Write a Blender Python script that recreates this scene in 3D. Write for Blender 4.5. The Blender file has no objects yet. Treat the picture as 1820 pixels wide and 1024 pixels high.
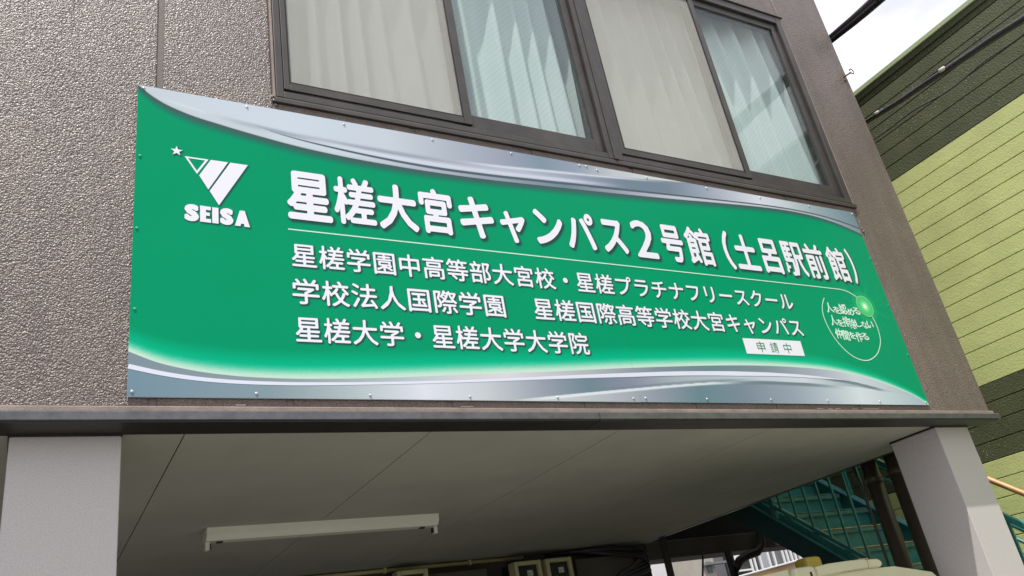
import bpy, bmesh, math, random
import numpy as np
from mathutils import Vector, Matrix
random.seed(4)
rng = np.random.default_rng(7)
sc = bpy.context.scene
C = sc.collection

# ------------------------------------------------------------------ camera
cam_data = bpy.data.cameras.new('camera'); cam = bpy.data.objects.new('camera', cam_data); C.objects.link(cam)
yaw, pitch, roll = 0.570759038, 0.440063014, -0.180515340
ca, sa, cb, sb, cc, ss = math.cos(yaw), math.sin(yaw), math.cos(pitch), math.sin(pitch), math.cos(roll), math.sin(roll)
fwd = Vector((sa*cb, ca*cb, sb)); rt0 = Vector((ca, -sa, 0)); up0 = rt0.cross(fwd)
rt = rt0*cc + up0*ss; up = -rt0*ss + up0*cc
m = Matrix((rt, up, -fwd)).transposed().to_4x4(); m.translation = Vector((-0.226927, -2.441874, -0.907648))
cam.matrix_world = m
cam_data.sensor_width = 36; cam_data.lens = 1479.43786/1820*36
cam_data.clip_start = 0.02; cam_data.clip_end = 2000
sc.camera = cam

# ------------------------------------------------------------------ light
SUN = Vector((1.0, 1.0, -3.95)).normalized()          # direction the light travels
elev = math.asin(-SUN.z); azim = math.atan2(-SUN.x, -SUN.y)
w = bpy.data.worlds.new('World'); sc.world = w; w.use_nodes = True
nt = w.node_tree; nt.nodes.clear()
def N(nt, t, **k):
    n = nt.nodes.new(t)
    for a, b in k.items():
        if a in ('i',):
            for kk, v in b.items(): n.inputs[kk].default_value = v
        else: setattr(n, a, b)
    return n
wo = N(nt, 'ShaderNodeOutputWorld'); bg = N(nt, 'ShaderNodeBackground', i={'Strength': 0.1})
sky = N(nt, 'ShaderNodeTexSky', sky_type='NISHITA', sun_disc=False, sun_elevation=elev, sun_rotation=azim, air_density=1.0, dust_density=1.5)
tc = N(nt, 'ShaderNodeTexCoord'); mp = N(nt, 'ShaderNodeMapping'); mp.inputs['Scale'].default_value = (1, 1, 2.0)
mp.inputs['Location'].default_value = (0.35, 0.1, 0.2)
n1 = N(nt, 'ShaderNodeTexNoise', i={'Scale': 2.6, 'Detail': 9, 'Roughness': 0.52})
rmp = N(nt, 'ShaderNodeMapRange', i={'From Min': 0.26, 'From Max': 0.44})
n2 = N(nt, 'ShaderNodeTexNoise', i={'Scale': 4.0, 'Detail': 6, 'Roughness': 0.5})
rm2 = N(nt, 'ShaderNodeMapRange', i={'From Min': 0.38, 'From Max': 0.62, 'To Min': 0.0, 'To Max': 1.0})
cm = N(nt, 'ShaderNodeMix', data_type='RGBA'); cm.inputs[6].default_value = (7.6, 7.75, 9.4, 1); cm.inputs[7].default_value = (12.0, 12.0, 12.3, 1)
mx = N(nt, 'ShaderNodeMix', data_type='RGBA')
L = nt.links.new
L(tc.outputs['Generated'], mp.inputs['Vector']); L(mp.outputs[0], n1.inputs['Vector']); L(mp.outputs[0], n2.inputs['Vector'])
L(n1.outputs['Fac'], rmp.inputs['Value']); L(n2.outputs['Fac'], rm2.inputs['Value']); L(rm2.outputs[0], cm.inputs[0])
L(rmp.outputs[0], mx.inputs[0]); L(sky.outputs[0], mx.inputs[6]); L(cm.outputs[2], mx.inputs[7])
L(mx.outputs[2], bg.inputs['Color']); L(bg.outputs[0], wo.inputs[0])
sd = bpy.data.lights.new('sun', 'SUN'); sd.energy = 5.0; sd.angle = math.radians(0.6); sd.color = (1.0, 0.965, 0.9)
so = bpy.data.objects.new('sun', sd); C.objects.link(so); so.rotation_euler = SUN.to_track_quat('-Z', 'Y').to_euler(); so.location = (0, -5, 12)
sc.view_settings.view_transform = 'Standard'; sc.view_settings.look = 'None'; sc.view_settings.exposure = 0.09; sc.view_settings.gamma = 1
sc.view_settings.use_curve_mapping = False
sc.cycles.max_bounces = 10; sc.cycles.transparent_max_bounces = 16

# ------------------------------------------------------------------ materials
def lin(r, g, b):
    f = lambda c: (c/255/12.92 if c/255 <= 0.04045 else ((c/255+0.055)/1.055)**2.4)
    return (f(r), f(g), f(b))
def mat(name, col, rough=0.6, metal=0.0, spec=0.5, bump=None, var=None, speck=None):
    """col linear rgb. bump=(scale, strength, distance); var=(scale, amount)"""
    M = bpy.data.materials.new(name); M.use_nodes = True; t = M.node_tree; b = t.nodes['Principled BSDF']
    b.inputs['Base Color'].default_value = (*col, 1); b.inputs['Roughness'].default_value = rough
    b.inputs['Metallic'].default_value = metal; b.inputs['Specular IOR Level'].default_value = spec
    c = t.nodes.new('ShaderNodeTexCoord')
    if var:
        n = N(t, 'ShaderNodeTexNoise', i={'Scale': var[0], 'Detail': 6, 'Roughness': 0.6}); t.links.new(c.outputs['Object'], n.inputs['Vector'])
        r = N(t, 'ShaderNodeMapRange', i={'From Min': 0.3, 'From Max': 0.7, 'To Min': 1-var[1], 'To Max': 1+var[1]}); t.links.new(n.outputs['Fac'], r.inputs['Value'])
        v = N(t, 'ShaderNodeVectorMath', operation='SCALE'); v.inputs[0].default_value = col; t.links.new(r.outputs[0], v.inputs['Scale'])
        last = v.outputs[0]
        if speck:
            n3 = N(t, 'ShaderNodeTexVoronoi', i={'Scale': speck[0]}); t.links.new(c.outputs['Object'], n3.inputs['Vector'])
            r3 = N(t, 'ShaderNodeMath', operation='LESS_THAN'); r3.inputs[1].default_value = speck[1]; t.links.new(n3.outputs['Distance'], r3.inputs[0])
            n4 = N(t, 'ShaderNodeTexNoise', i={'Scale': speck[0]*.05}); t.links.new(c.outputs['Object'], n4.inputs['Vector'])
            r4 = N(t, 'ShaderNodeMapRange', i={'From Min': 0.42, 'From Max': 0.6}); t.links.new(n4.outputs['Fac'], r4.inputs['Value'])
            mm = N(t, 'ShaderNodeMath', operation='MULTIPLY'); t.links.new(r3.outputs[0], mm.inputs[0]); t.links.new(r4.outputs[0], mm.inputs[1])
            mx = N(t, 'ShaderNodeMix', data_type='RGBA'); mx.inputs[7].default_value = (*speck[2], 1)
            t.links.new(mm.outputs[0], mx.inputs[0]); t.links.new(last, mx.inputs[6]); last = mx.outputs[2]
        t.links.new(last, b.inputs['Base Color'])
    if bump:
        n = N(t, 'ShaderNodeTexNoise', i={'Scale': bump[0], 'Detail': 3, 'Roughness': 0.55}); t.links.new(c.outputs['Object'], n.inputs['Vector'])
        u = N(t, 'ShaderNodeBump', i={'Strength': bump[1], 'Distance': bump[2]}); t.links.new(n.outputs['Fac'], u.inputs['Height']); t.links.new(u.outputs[0], b.inputs['Normal'])
    return M

def stucco(name, col, cell=95.0, dist=0.006, strength=1.0, rough=0.5):
    M = bpy.data.materials.new(name); M.use_nodes = True; t = M.node_tree; b = t.nodes['Principled BSDF']; l = t.links.new
    c = t.nodes.new('ShaderNodeTexCoord')
    nz = N(t, 'ShaderNodeTexNoise', i={'Scale': cell*.5, 'Detail': 2}); l(c.outputs['Object'], nz.inputs['Vector'])
    ad = N(t, 'ShaderNodeVectorMath', operation='MULTIPLY_ADD'); ad.inputs[1].default_value = (.012,)*3
    l(nz.outputs['Color'], ad.inputs[0]); l(c.outputs['Object'], ad.inputs[2])
    v = N(t, 'ShaderNodeTexVoronoi', feature='SMOOTH_F1', i={'Scale': cell, 'Smoothness': 0.5}); l(ad.outputs[0], v.inputs['Vector'])
    n = N(t, 'ShaderNodeTexNoise', i={'Scale': cell*1.5, 'Detail': 4, 'Roughness': 0.6}); l(c.outputs['Object'], n.inputs['Vector'])
    big = N(t, 'ShaderNodeTexNoise', i={'Scale': cell*.14, 'Detail': 3}); l(c.outputs['Object'], big.inputs['Vector'])
    s1 = N(t, 'ShaderNodeMath', operation='MULTIPLY_ADD'); s1.inputs[1].default_value = -1.25; l(v.outputs['Distance'], s1.inputs[0]); nw = N(t, 'ShaderNodeMath', operation='MULTIPLY'); nw.inputs[1].default_value = .45; l(n.outputs['Fac'], nw.inputs[0]); l(nw.outputs[0], s1.inputs[2])
    s2 = N(t, 'ShaderNodeMath', operation='MULTIPLY_ADD'); s2.inputs[1].default_value = 0.8; l(big.outputs['Fac'], s2.inputs[0]); l(s1.outputs[0], s2.inputs[2])
    u = N(t, 'ShaderNodeBump', i={'Strength': strength, 'Distance': dist}); l(s2.outputs[0], u.inputs['Height']); l(u.outputs[0], b.inputs['Normal'])
    # weathering: large soft blotches and fine grain
    g = N(t, 'ShaderNodeTexNoise', i={'Scale': 3.0, 'Detail': 8, 'Roughness': 0.65}); l(c.outputs['Object'], g.inputs['Vector'])
    r = N(t, 'ShaderNodeMapRange', i={'From Min': 0.3, 'From Max': 0.7, 'To Min': .86, 'To Max': 1.12}); l(g.outputs['Fac'], r.inputs['Value'])
    r2 = N(t, 'ShaderNodeMapRange', i={'From Min': 0.3, 'From Max': 0.75, 'To Min': .78, 'To Max': 1.25}); l(n.outputs['Fac'], r2.inputs['Value'])
    mpp = N(t, 'ShaderNodeMapping'); mpp.inputs['Scale'].default_value = (9, 1, .7); l(c.outputs['Object'], mpp.inputs['Vector'])
    stn = N(t, 'ShaderNodeTexNoise', i={'Scale': 1.6, 'Detail': 5, 'Roughness': .6}); l(mpp.outputs[0], stn.inputs['Vector'])
    str_ = N(t, 'ShaderNodeMapRange', i={'From Min': .35, 'From Max': .7, 'To Min': 1.06, 'To Max': .86}); l(stn.outputs['Fac'], str_.inputs['Value'])
    mu0 = N(t, 'ShaderNodeMath', operation='MULTIPLY'); l(r.outputs[0], mu0.inputs[0]); l(str_.outputs[0], mu0.inputs[1])
    mu = N(t, 'ShaderNodeMath', operation='MULTIPLY'); l(mu0.outputs[0], mu.inputs[0]); l(r2.outputs[0], mu.inputs[1])
    vs = N(t, 'ShaderNodeVectorMath', operation='SCALE'); vs.inputs[0].default_value = col; l(mu.outputs[0], vs.inputs['Scale']); l(vs.outputs[0], b.inputs['Base Color'])
    b.inputs['Roughness'].default_value = rough; b.inputs['Specular IOR Level'].default_value = 0.5
    return M

M_wall = stucco('brown_stucco', (0.180, 0.142, 0.127), cell=185, dist=0.0030, rough=.33)
M_joint = mat('joint_sealant', (0.175, 0.142, 0.127), .6, var=(6, .15), bump=(120, .4, .002))
M_core = mat('wall_core', (0.10, 0.085, 0.078), .8, var=(2, .2))
M_flash = mat('weathered_metal_flashing', (0.135, 0.137, 0.142), .36, metal=.45, var=(22, .22), bump=(30, .2, .001))
M_flashdark = mat('dark_brown_metal', (0.022, 0.020, 0.018), .5, var=(5, .2))
M_caulk = mat('pinkish_render_edge', (0.27, 0.215, 0.19), .7, var=(12, .25), bump=(160, .5, .002))
M_ceil = mat('ceiling_board', (0.385, 0.38, 0.33), .85, var=(2.2, .10), bump=(250, .15, .001))
M_col = mat('column_panel', (0.56, 0.525, 0.52), .6, var=(260, .14), bump=(300, .25, .001))
M_bronze = mat('bronze_aluminium', (0.074, 0.066, 0.063), .42, metal=.3, var=(7, .22))
M_gasket = mat('black_gasket', (0.008, 0.008, 0.008), .7, var=(5, .1))
M_room = mat('room_wall', (0.40, 0.37, 0.32), .8, var=(2, .08))
M_roomfl = mat('room_floor', (0.22, 0.15, 0.09), .6, var=(3, .2))
M_curtain = None
M_white = mat('white_vinyl', lin(236, 236, 246), .38, var=(1.2, .02))
M_rule = mat('pale_green_line', lin(205, 240, 222), .4, var=(1, .02))
M_txtgreen = mat('green_vinyl', lin(20, 140, 95), .4, var=(1, .02))
M_alu = mat('aluminium_edge', (0.50, 0.53, 0.54), .4, metal=.4, var=(4, .1))
M_screw = mat('painted_screw', (0.55, 0.58, 0.62), .3, metal=.5, var=(40, .1))
M_screwg = mat('green_screw', lin(60, 165, 130), .35, var=(40, .1))
M_light = mat('light_fixture_enamel', (0.70, 0.70, 0.62), .45, var=(3, .05))
M_black = mat('black_plastic', (0.010, 0.010, 0.010), .5, var=(4, .2))
M_pvc = mat('yellowed_pvc', (0.42, 0.38, 0.20), .5, var=(8, .12))
M_meter = mat('meter_housing', (0.50, 0.46, 0.26), .5, var=(8, .1))
M_meterglass = mat('meter_window', (0.03, 0.035, 0.03), .15, var=(4, .1))
M_meterlabel = mat('meter_label', (0.45, 0.45, 0.42), .5, var=(90, .5))
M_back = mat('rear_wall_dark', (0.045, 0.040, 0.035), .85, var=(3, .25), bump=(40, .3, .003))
M_pil = mat('rear_pilaster', (0.085, 0.075, 0.065), .85, var=(3, .2))
M_pipe = mat('brown_downpipe', (0.085, 0.070, 0.052), .35, var=(6, .2))
M_lgreen = mat('light_green_siding', (0.57, 0.62, 0.25), .6, var=(3.0, .10), bump=(85, .7, .0030))
M_dgreen = mat('dark_green_siding', (0.080, 0.090, 0.042), .6, var=(4.0, .2), speck=(42, .17, (0.30, .30, .19)), bump=(80, .8, .006))
M_coping = mat('green_coping', (0.40, 0.47, 0.27), .5, var=(3, .1))
M_groove = mat('siding_groove', (0.035, 0.035, 0.015), .9, var=(3, .1))
M_teal = mat('teal_paint', (0.035, 0.20, 0.185), .4, var=(8, .25), bump=(50, .2, .002))
M_tealtread = mat('teal_tread', (0.06, 0.17, 0.14), .6, var=(12, .35), bump=(60, .4, .003))
M_nose = mat('tread_nosing', (0.42, 0.33, 0.13), .6, var=(20, .45))
M_wood = mat('orange_handrail', (0.55, 0.27, 0.11), .4, var=(20, .15))
M_cable = mat('black_cable', (0.022, 0.020, 0.024), .42, var=(12, .3), bump=(90, .5, .003))
M_cabletag = mat('cable_sleeve', (0.55, 0.48, 0.45), .5, var=(12, .2))
M_wire = mat('teal_wire', (0.25, 0.45, 0.42), .5, var=(12, .1))
M_rust = mat('rusty_bracket', (0.20, 0.13, 0.10), .6, metal=.4, var=(60, .4))
M_tank = mat('cream_plastic', (0.62, 0.60, 0.42), .5, var=(3, .08), bump=(30, .15, .003))
M_tankcap = mat('yellow_cap', (0.48, 0.37, 0.06), .45, var=(5, .12))
M_farwhite = mat('far_white_wall', (0.78, 0.76, 0.78), .7, var=(1, .04))
M_fargrey = mat('far_grey_cladding', (0.16, 0.165, 0.18), .5, var=(1, .08))
M_farstrip = mat('far_pale_strip', (0.75, 0.75, 0.75), .5, var=(1, .04))
M_farwin = mat('far_window', (0.07, 0.10, 0.11), .2, var=(1, .1))
M_tan = mat('tan_wall', (0.62, 0.42, 0.22), .7, var=(1, .08))
M_asphalt = mat('asphalt', (0.12, 0.118, 0.112), .9, var=(1.5, .2), bump=(90, .5, .006))
M_conc = mat('concrete', (0.30, 0.29, 0.27), .85, var=(1.5, .15), bump=(60, .3, .004))
M_orange = mat('ochre_wall', (0.50, 0.30, 0.07), .7, var=(2, .1))

# curtain: white woven fabric that lets some light through
M_curtain = bpy.data.materials.new('white_curtain'); M_curtain.use_nodes = True
t = M_curtain.node_tree; b = t.nodes['Principled BSDF']; b.inputs['Base Color'].default_value = (0.90, 0.91, 0.88, 1); b.inputs['Roughness'].default_value = .9
b.inputs['Specular IOR Level'].default_value = .1
tr = N(t, 'ShaderNodeBsdfTranslucent'); tr.inputs[0].default_value = (.8, .82, .78, 1); ms = N(t, 'ShaderNodeMixShader'); ms.inputs[0].default_value = .12
c = N(t, 'ShaderNodeTexCoord'); n = N(t, 'ShaderNodeTexNoise', i={'Scale': 300}); u = N(t, 'ShaderNodeBump', i={'Strength': .3, 'Distance': .001})
t.links.new(c.outputs['Object'], n.inputs['Vector']); t.links.new(n.outputs['Fac'], u.inputs['Height']); t.links.new(u.outputs[0], b.inputs['Normal'])
t.links.new(b.outputs[0], ms.inputs[1]); t.links.new(tr.outputs[0], ms.inputs[2]); t.links.new(ms.outputs[0], t.nodes['Material Output'].inputs[0])

def glass_mat(name, tint, wires, dirt=0.02):
    M = bpy.data.materials.new(name); M.use_nodes = True; t = M.node_tree; t.nodes.clear(); l = t.links.new
    o = N(t, 'ShaderNodeOutputMaterial'); tp = N(t, 'ShaderNodeBsdfTransparent'); tp.inputs[0].default_value = (*tint, 1)
    gl = N(t, 'ShaderNodeBsdfGlossy'); gl.inputs['Roughness'].default_value = 0.02
    fr = N(t, 'ShaderNodeLayerWeight', i={'Blend': 0.5}); pw = N(t, 'ShaderNodeMath', operation='POWER'); pw.inputs[1].default_value = 5.0
    k = N(t, 'ShaderNodeMath', operation='MULTIPLY_ADD'); k.inputs[1].default_value = .90; k.inputs[2].default_value = .035; k.use_clamp = True
    c = N(t, 'ShaderNodeTexCoord')
    n = N(t, 'ShaderNodeTexNoise', i={'Scale': 1.6, 'Detail': 2}); l(c.outputs['Object'], n.inputs['Vector'])
    u = N(t, 'ShaderNodeBump', i={'Strength': .05, 'Distance': .02}); l(n.outputs['Fac'], u.inputs['Height']); l(u.outputs[0], gl.inputs['Normal'])
    l(fr.outputs['Facing'], pw.inputs[0]); l(pw.outputs[0], k.inputs[0])
    m1 = N(t, 'ShaderNodeMixShader'); l(k.outputs[0], m1.inputs[0]); l(tp.outputs[0], m1.inputs[1]); l(gl.outputs[0], m1.inputs[2])
    df = N(t, 'ShaderNodeBsdfDiffuse'); df.inputs[0].default_value = (.40, .43, .42, 1)
    m2 = N(t, 'ShaderNodeMixShader'); l(m1.outputs[0], m2.inputs[1]); l(df.outputs[0], m2.inputs[2]); m2.inputs[0].default_value = dirt
    if wires:
        sx = N(t, 'ShaderNodeSeparateXYZ'); l(c.outputs['Object'], sx.inputs[0]); outs = []
        for s in (1, -1):
            a = N(t, 'ShaderNodeMath', operation='MULTIPLY_ADD'); a.inputs[1].default_value = s*1.0; l(sx.outputs['X'], a.inputs[0]); l(sx.outputs['Z'], a.inputs[2])
            d = N(t, 'ShaderNodeMath', operation='DIVIDE'); d.inputs[1].default_value = 0.030; l(a.outputs[0], d.inputs[0])
            f = N(t, 'ShaderNodeMath', operation='FRACT'); l(d.outputs[0], f.inputs[0])
            lt = N(t, 'ShaderNodeMath', operation='LESS_THAN'); lt.inputs[1].default_value = .055; l(f.outputs[0], lt.inputs[0]); outs.append(lt)
        mxm = N(t, 'ShaderNodeMath', operation='MAXIMUM'); l(outs[0].outputs[0], mxm.inputs[0]); l(outs[1].outputs[0], mxm.inputs[1])
        q = N(t, 'ShaderNodeMath', operation='MULTIPLY_ADD'); q.inputs[1].default_value = .09; q.inputs[2].default_value = dirt; l(mxm.outputs[0], q.inputs[0]); l(q.outputs[0], m2.inputs[0])
    l(m2.outputs[0], o.inputs[0]); return M
M_glass = glass_mat('wired_glass', (.92, .972, .972), True)
M_glass2 = glass_mat('clear_glass', (.95, .98, .97), False)
M_screen = glass_mat('insect_screen', (1, 1, 1), False)
t = M_screen.node_tree
t.nodes.clear(); o = N(t, 'ShaderNodeOutputMaterial'); tp = N(t, 'ShaderNodeBsdfTransparent'); df = N(t, 'ShaderNodeBsdfDiffuse'); df.inputs[0].default_value = (.66, .65, .60, 1)
ms = N(t, 'ShaderNodeMixShader'); t.links.new(tp.outputs[0], ms.inputs[1]); t.links.new(df.outputs[0], ms.inputs[2]); t.links.new(ms.outputs[0], o.inputs[0])
c = N(t, 'ShaderNodeTexCoord'); n = N(t, 'ShaderNodeTexNoise', i={'Scale': 4, 'Detail': 5}); r = N(t, 'ShaderNodeMapRange', i={'To Min': .27, 'To Max': .36})
t.links.new(c.outputs['Object'], n.inputs['Vector']); t.links.new(n.outputs['Fac'], r.inputs['Value']); t.links.new(r.outputs[0], ms.inputs[0])

M_print = bpy.data.materials.new('printed_sheet'); M_print.use_nodes = True; t = M_print.node_tree; b = t.nodes['Principled BSDF']
a = N(t, 'ShaderNodeVertexColor', layer_name='print'); c = N(t, 'ShaderNodeTexCoord')
n = N(t, 'ShaderNodeTexNoise', i={'Scale': 2.2, 'Detail': 5}); t.links.new(c.outputs['Object'], n.inputs['Vector'])
r = N(t, 'ShaderNodeMapRange', i={'To Min': .96, 'To Max': 1.04}); t.links.new(n.outputs['Fac'], r.inputs['Value'])
v = N(t, 'ShaderNodeVectorMath', operation='SCALE'); t.links.new(a.outputs[0], v.inputs[0]); t.links.new(r.outputs[0], v.inputs['Scale']); t.links.new(v.outputs[0], b.inputs['Base Color'])
b.inputs['Roughness'].default_value = .30; b.inputs['Specular IOR Level'].default_value = .07
n = N(t, 'ShaderNodeTexNoise', i={'Scale': 1.3, 'Detail': 2}); t.links.new(c.outputs['Object'], n.inputs['Vector'])
u = N(t, 'ShaderNodeBump', i={'Strength': .5, 'Distance': .012}); t.links.new(n.outputs['Fac'], u.inputs['Height']); t.links.new(u.outputs[0], b.inputs['Normal'])

# ------------------------------------------------------------------ helpers
def thing(name, label, cat, loc=(0, 0, 0), group=None):
    o = bpy.data.objects.new(name, None); C.objects.link(o); o.location = loc; o.empty_display_size = .1
    o['label'] = label; o['category'] = cat
    if group: o['group'] = group
    return o
def root_of(p):
    while p.parent: p = p.parent
    return p
def wloc(p):
    v = Vector((0, 0, 0))
    while p is not None: v = v + p.location; p = p.parent
    return v
def obj(name, bm, material, parent=None, smooth=False, label=None):
    """bm in world coordinates"""
    me = bpy.data.meshes.new(name)
    if isinstance(bm, tuple):
        me.from_pydata(bm[0], [], bm[1])
    else:
        bm.normal_update(); bm.to_mesh(me); bm.free()
    if material: me.materials.append(material)
    if smooth:
        for p_ in me.polygons: p_.use_smooth = True
    o = bpy.data.objects.new(name, me); C.objects.link(o)
    if parent:
        o.parent = parent; off = wloc(parent)
        if off.length > 1e-9: me.transform(Matrix.Translation(-off))
    if label: o['label'] = label
    return o
def tag(o, label, cat, group=None):
    o['label'] = label; o['category'] = cat
    if group: o['group'] = group
    return o
def struct(o): o['kind'] = 'structure'; return o
def box(bm, x0, x1, y0, y1, z0, z1, bev=0.0):
    vs = [bm.verts.new(v) for v in ((x0,y0,z0),(x1,y0,z0),(x1,y1,z0),(x0,y1,z0),(x0,y0,z1),(x1,y0,z1),(x1,y1,z1),(x0,y1,z1))]
    fs = [bm.faces.new([vs[i] for i in f]) for f in ((0,3,2,1),(4,5,6,7),(0,1,5,4),(1,2,6,5),(2,3,7,6),(3,0,4,7))]
    if bev > 0:
        es = list({e for f in fs for e in f.edges}); bmesh.ops.bevel(bm, geom=es, offset=bev, segments=2, profile=.5, affect='EDGES')
    return bm
def B(*a, bev=0.0): return box(bmesh.new(), *a, bev=bev)
def tube(bm, pts, r, seg=10, cap=True):
    pts = [Vector(p) for p in pts]; rs = r if isinstance(r, (list, tuple)) else [r]*len(pts)
    rings = []; prevn = None
    for i, p in enumerate(pts):
        d = (pts[min(i+1, len(pts)-1)]-pts[max(i-1, 0)]).normalized()
        if prevn is None:
            prevn = d.cross(Vector((0, 0, 1))); 
            if prevn.length < .01: prevn = d.cross(Vector((0, 1, 0)))
        n_ = (prevn - d*prevn.dot(d)).normalized(); prevn = n_; b_ = d.cross(n_)
        rings.append([bm.verts.new(p + (n_*math.cos(2*math.pi*k/seg)+b_*math.sin(2*math.pi*k/seg))*rs[i]) for k in range(seg)])
    for a_, c_ in zip(rings, rings[1:]):
        for k in range(seg): bm.faces.new((a_[k], a_[(k+1) % seg], c_[(k+1) % seg], c_[k]))
    if cap: bm.faces.new(rings[0][::-1]); bm.faces.new(rings[-1])
    return bm
def T(pts, r, seg=10): return tube(bmesh.new(), pts, r, seg)
def prism(pts2, y0, y1, axis='y'):
    bm = bmesh.new()
    f = (lambda a, b, c: (a, c, b)) if axis == 'y' else (lambda a, b, c: (c, a, b))
    A = [bm.verts.new(f(a, b, y0)) for a, b in pts2]; D = [bm.verts.new(f(a, b, y1)) for a, b in pts2]
    n_ = len(A); bm.faces.new(A); bm.faces.new(D[::-1])
    for i in range(n_): bm.faces.new((A[i], D[i], D[(i+1) % n_], A[(i+1) % n_]))
    bmesh.ops.recalc_face_normals(bm, faces=bm.faces); return bm
def bar(bm, p0, p1, wx, wz):
    """square bar between two points lying in a plane x = const; wx width in x, wz thickness across"""
    p0, p1 = Vector(p0), Vector(p1); d = (p1-p0).normalized(); s = Vector((1, 0, 0)); n_ = d.cross(s).normalized()
    vs = []
    for p in (p0, p1):
        for a_, b_ in ((-1, -1), (1, -1), (1, 1), (-1, 1)): vs.append(bm.verts.new(p + s*wx/2*a_ + n_*wz/2*b_))
    for f in ((0, 1, 2, 3), (7, 6, 5, 4), (0, 4, 5, 1), (1, 5, 6, 2), (2, 6, 7, 3), (3, 7, 4, 0)): bm.faces.new([vs[i] for i in f])
    return bm

GZ = -2.5
# ------------------------------------------------------------------ ground
struct(obj('ground', ([(-150, -150, GZ), (150, -150, GZ), (150, 150, GZ), (-150, 150, GZ)], [(0, 1, 2, 3)]), M_asphalt))
struct(obj('carport_floor', B(-3.2, 4.15, -1.2, 3.0, GZ-.05, GZ+.02), M_conc))

# ------------------------------------------------------------------ building
WY = 0.007                                  # front of the stuccoed wall
bd = thing('building', 'two storey brown stucco building with an open carport under the upper floor', 'building', (2, 1.5, GZ))
gx = [-3.2, -2.66, -2.11, -1.57, -1.02, -0.478, 0.069, 0.466, 1.013, 1.562, 2.113, 2.573, 3.118, 3.665]
ZT = 5.6
G = .0105
def panel(x0, x1, z0, z1):
    bm = B(x0+G, x1-G, WY, WY+.030, z0, z1, bev=.004); obj('wall_panel', bm, M_wall, bd)
for a_, c_ in zip(gx, gx[1:]):
    if a_ >= .466 - 1e-6: panel(a_, c_, -.028, 1.1588); panel(a_, c_, 2.562, ZT)
    else: panel(a_, c_, -.028, ZT)
panel(3.668, 4.150, -.028, ZT)
# joints behind and structural core round the window opening
bm = bmesh.new()
for x0, x1, z0, z1 in ((-3.2, .46, -.03, ZT), (3.67, 4.145, -.03, ZT), (.46, 3.67, -.03, 1.1575), (.46, 3.67, 2.565, ZT)):
    box(bm, x0, x1, WY+.0045, WY+.08, z0, z1)
obj('wall_core', bm, M_joint, bd)
obj('side_wall', B(4.03, 4.148, WY+.081, 3.0, .02, ZT), M_wall, bd); obj('side_wall', B(-3.2, -3.0, WY+.081, 3.0, .0, ZT), M_wall, bd)
obj('roof_slab', B(-3.25, 4.2, WY+.0, 3.1, ZT, ZT+.15), M_core, bd)
obj('rear_upper_wall', B(-3.0, 4.03, 3.0, 3.1, -.06, ZT), M_core, bd)
# thin render lip, flashing and soffit
bm = bmesh.new(); box(bm, -3.2, 4.155, -.004, .05, -.046, -.0285, bev=.003); obj('render_lip', bm, M_caulk, bd)
def flash(x0, x1):
    pts = [(-.0, -.044), (-.016, -.048), (-.021, -.052), (-.021, -.074), (-.017, -.076), (.095, -.076), (.095, -.070), (-.012, -.069), (-.012, -.054), (.0, -.0495), (.05, -.0495), (.05, -.0465)]
    pts = [(y, z) for y, z in pts]
    return prism(pts, x0, x1, 'x')
for x0, x1 in ((-3.2, -.62), (-.617, 1.606), (1.609, 4.17)): obj('flashing', flash(x0, x1), M_flash, bd)
for x0, x1 in ((-3.2, 1.604), (1.607, 4.16)):
    obj('flashing_underside', B(x0, x1, -.014, .096, -.081, -.0775), M_flashdark, bd)
cx = [-3.2, -1.45, -.64, .172, .975, 1.79, 2.61, 3.43, 4.0]
for i, (a_, c_) in enumerate(zip(cx, cx[1:])):
    for y0, y1 in ((.097, 3.0),):
        obj('ceiling_board', B(a_+.0018, c_-.0018, y0, y1, -.078, -.070, bev=.001), M_ceil, bd)
obj('ceiling_backing', B(-3.2, 4.0, .097, 3.0, -.068, -.03), M_flashdark, bd)
obj('soffit_edge_trim', B(4.0005, 4.024, .10, 3.0, -.082, -.05, bev=.002), M_flash, bd)
obj('soffit_dark_edge', B(4.0245, 4.146, .10, 3.0, -.060, .018), M_flashdark, bd)
# columns with a shadow gap at the head
for x0, x1 in ((-.278, -.002), (3.752, 4.022)):
    c_ = obj('column', B(x0, x1, .085, .362, GZ, -.0865, bev=.004), M_col, bd)
    obj('column_head_gap', B(x0-.004, x1+.004, .083, .366, -.0865, -.0785), M_flashdark, bd)
    obj('corner_bead', T([(x0+.003 if x0 > 1 else x1-.003, .088, GZ), (x0+.003 if x0 > 1 else x1-.003, .088, -.09)], .004, 6), M_col, bd)
# rear wall of the carport with pilasters
obj('rear_wall', B(-3.0, 4.03, 2.95, 2.999, GZ, -.079), M_back, bd)
for x0, x1 in ((3.28, 3.80), (2.10, 2.55), (-.4, .1)): obj('pilaster', B(x0, x1, 2.84, 2.949, GZ, -.16, bev=.003), M_pil, bd)
obj('carport_side_wall', B(-3.2, -3.0, .4, 3.0, GZ, -.079), M_back, bd)
# room behind the windows
bm = bmesh.new()
box(bm, .2, 3.95, 2.4, 2.45, 1.0, 3.0); box(bm, .15, .2, .10, 2.45, 1.0, 3.0); box(bm, 3.95, 4.0, .10, 2.45, 1.0, 3.0); box(bm, .15, 4.0, .097, 2.45, 3.0, 3.05)
obj('room_walls', bm, M_room, bd); obj('room_wainscot', B(3.935, 3.949, .10, 2.39, 1.0, 2.0), M_orange, bd); obj('room_floor', B(.15, 4.0, .097, 2.45, .95, .999), M_roomfl, bd)

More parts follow.
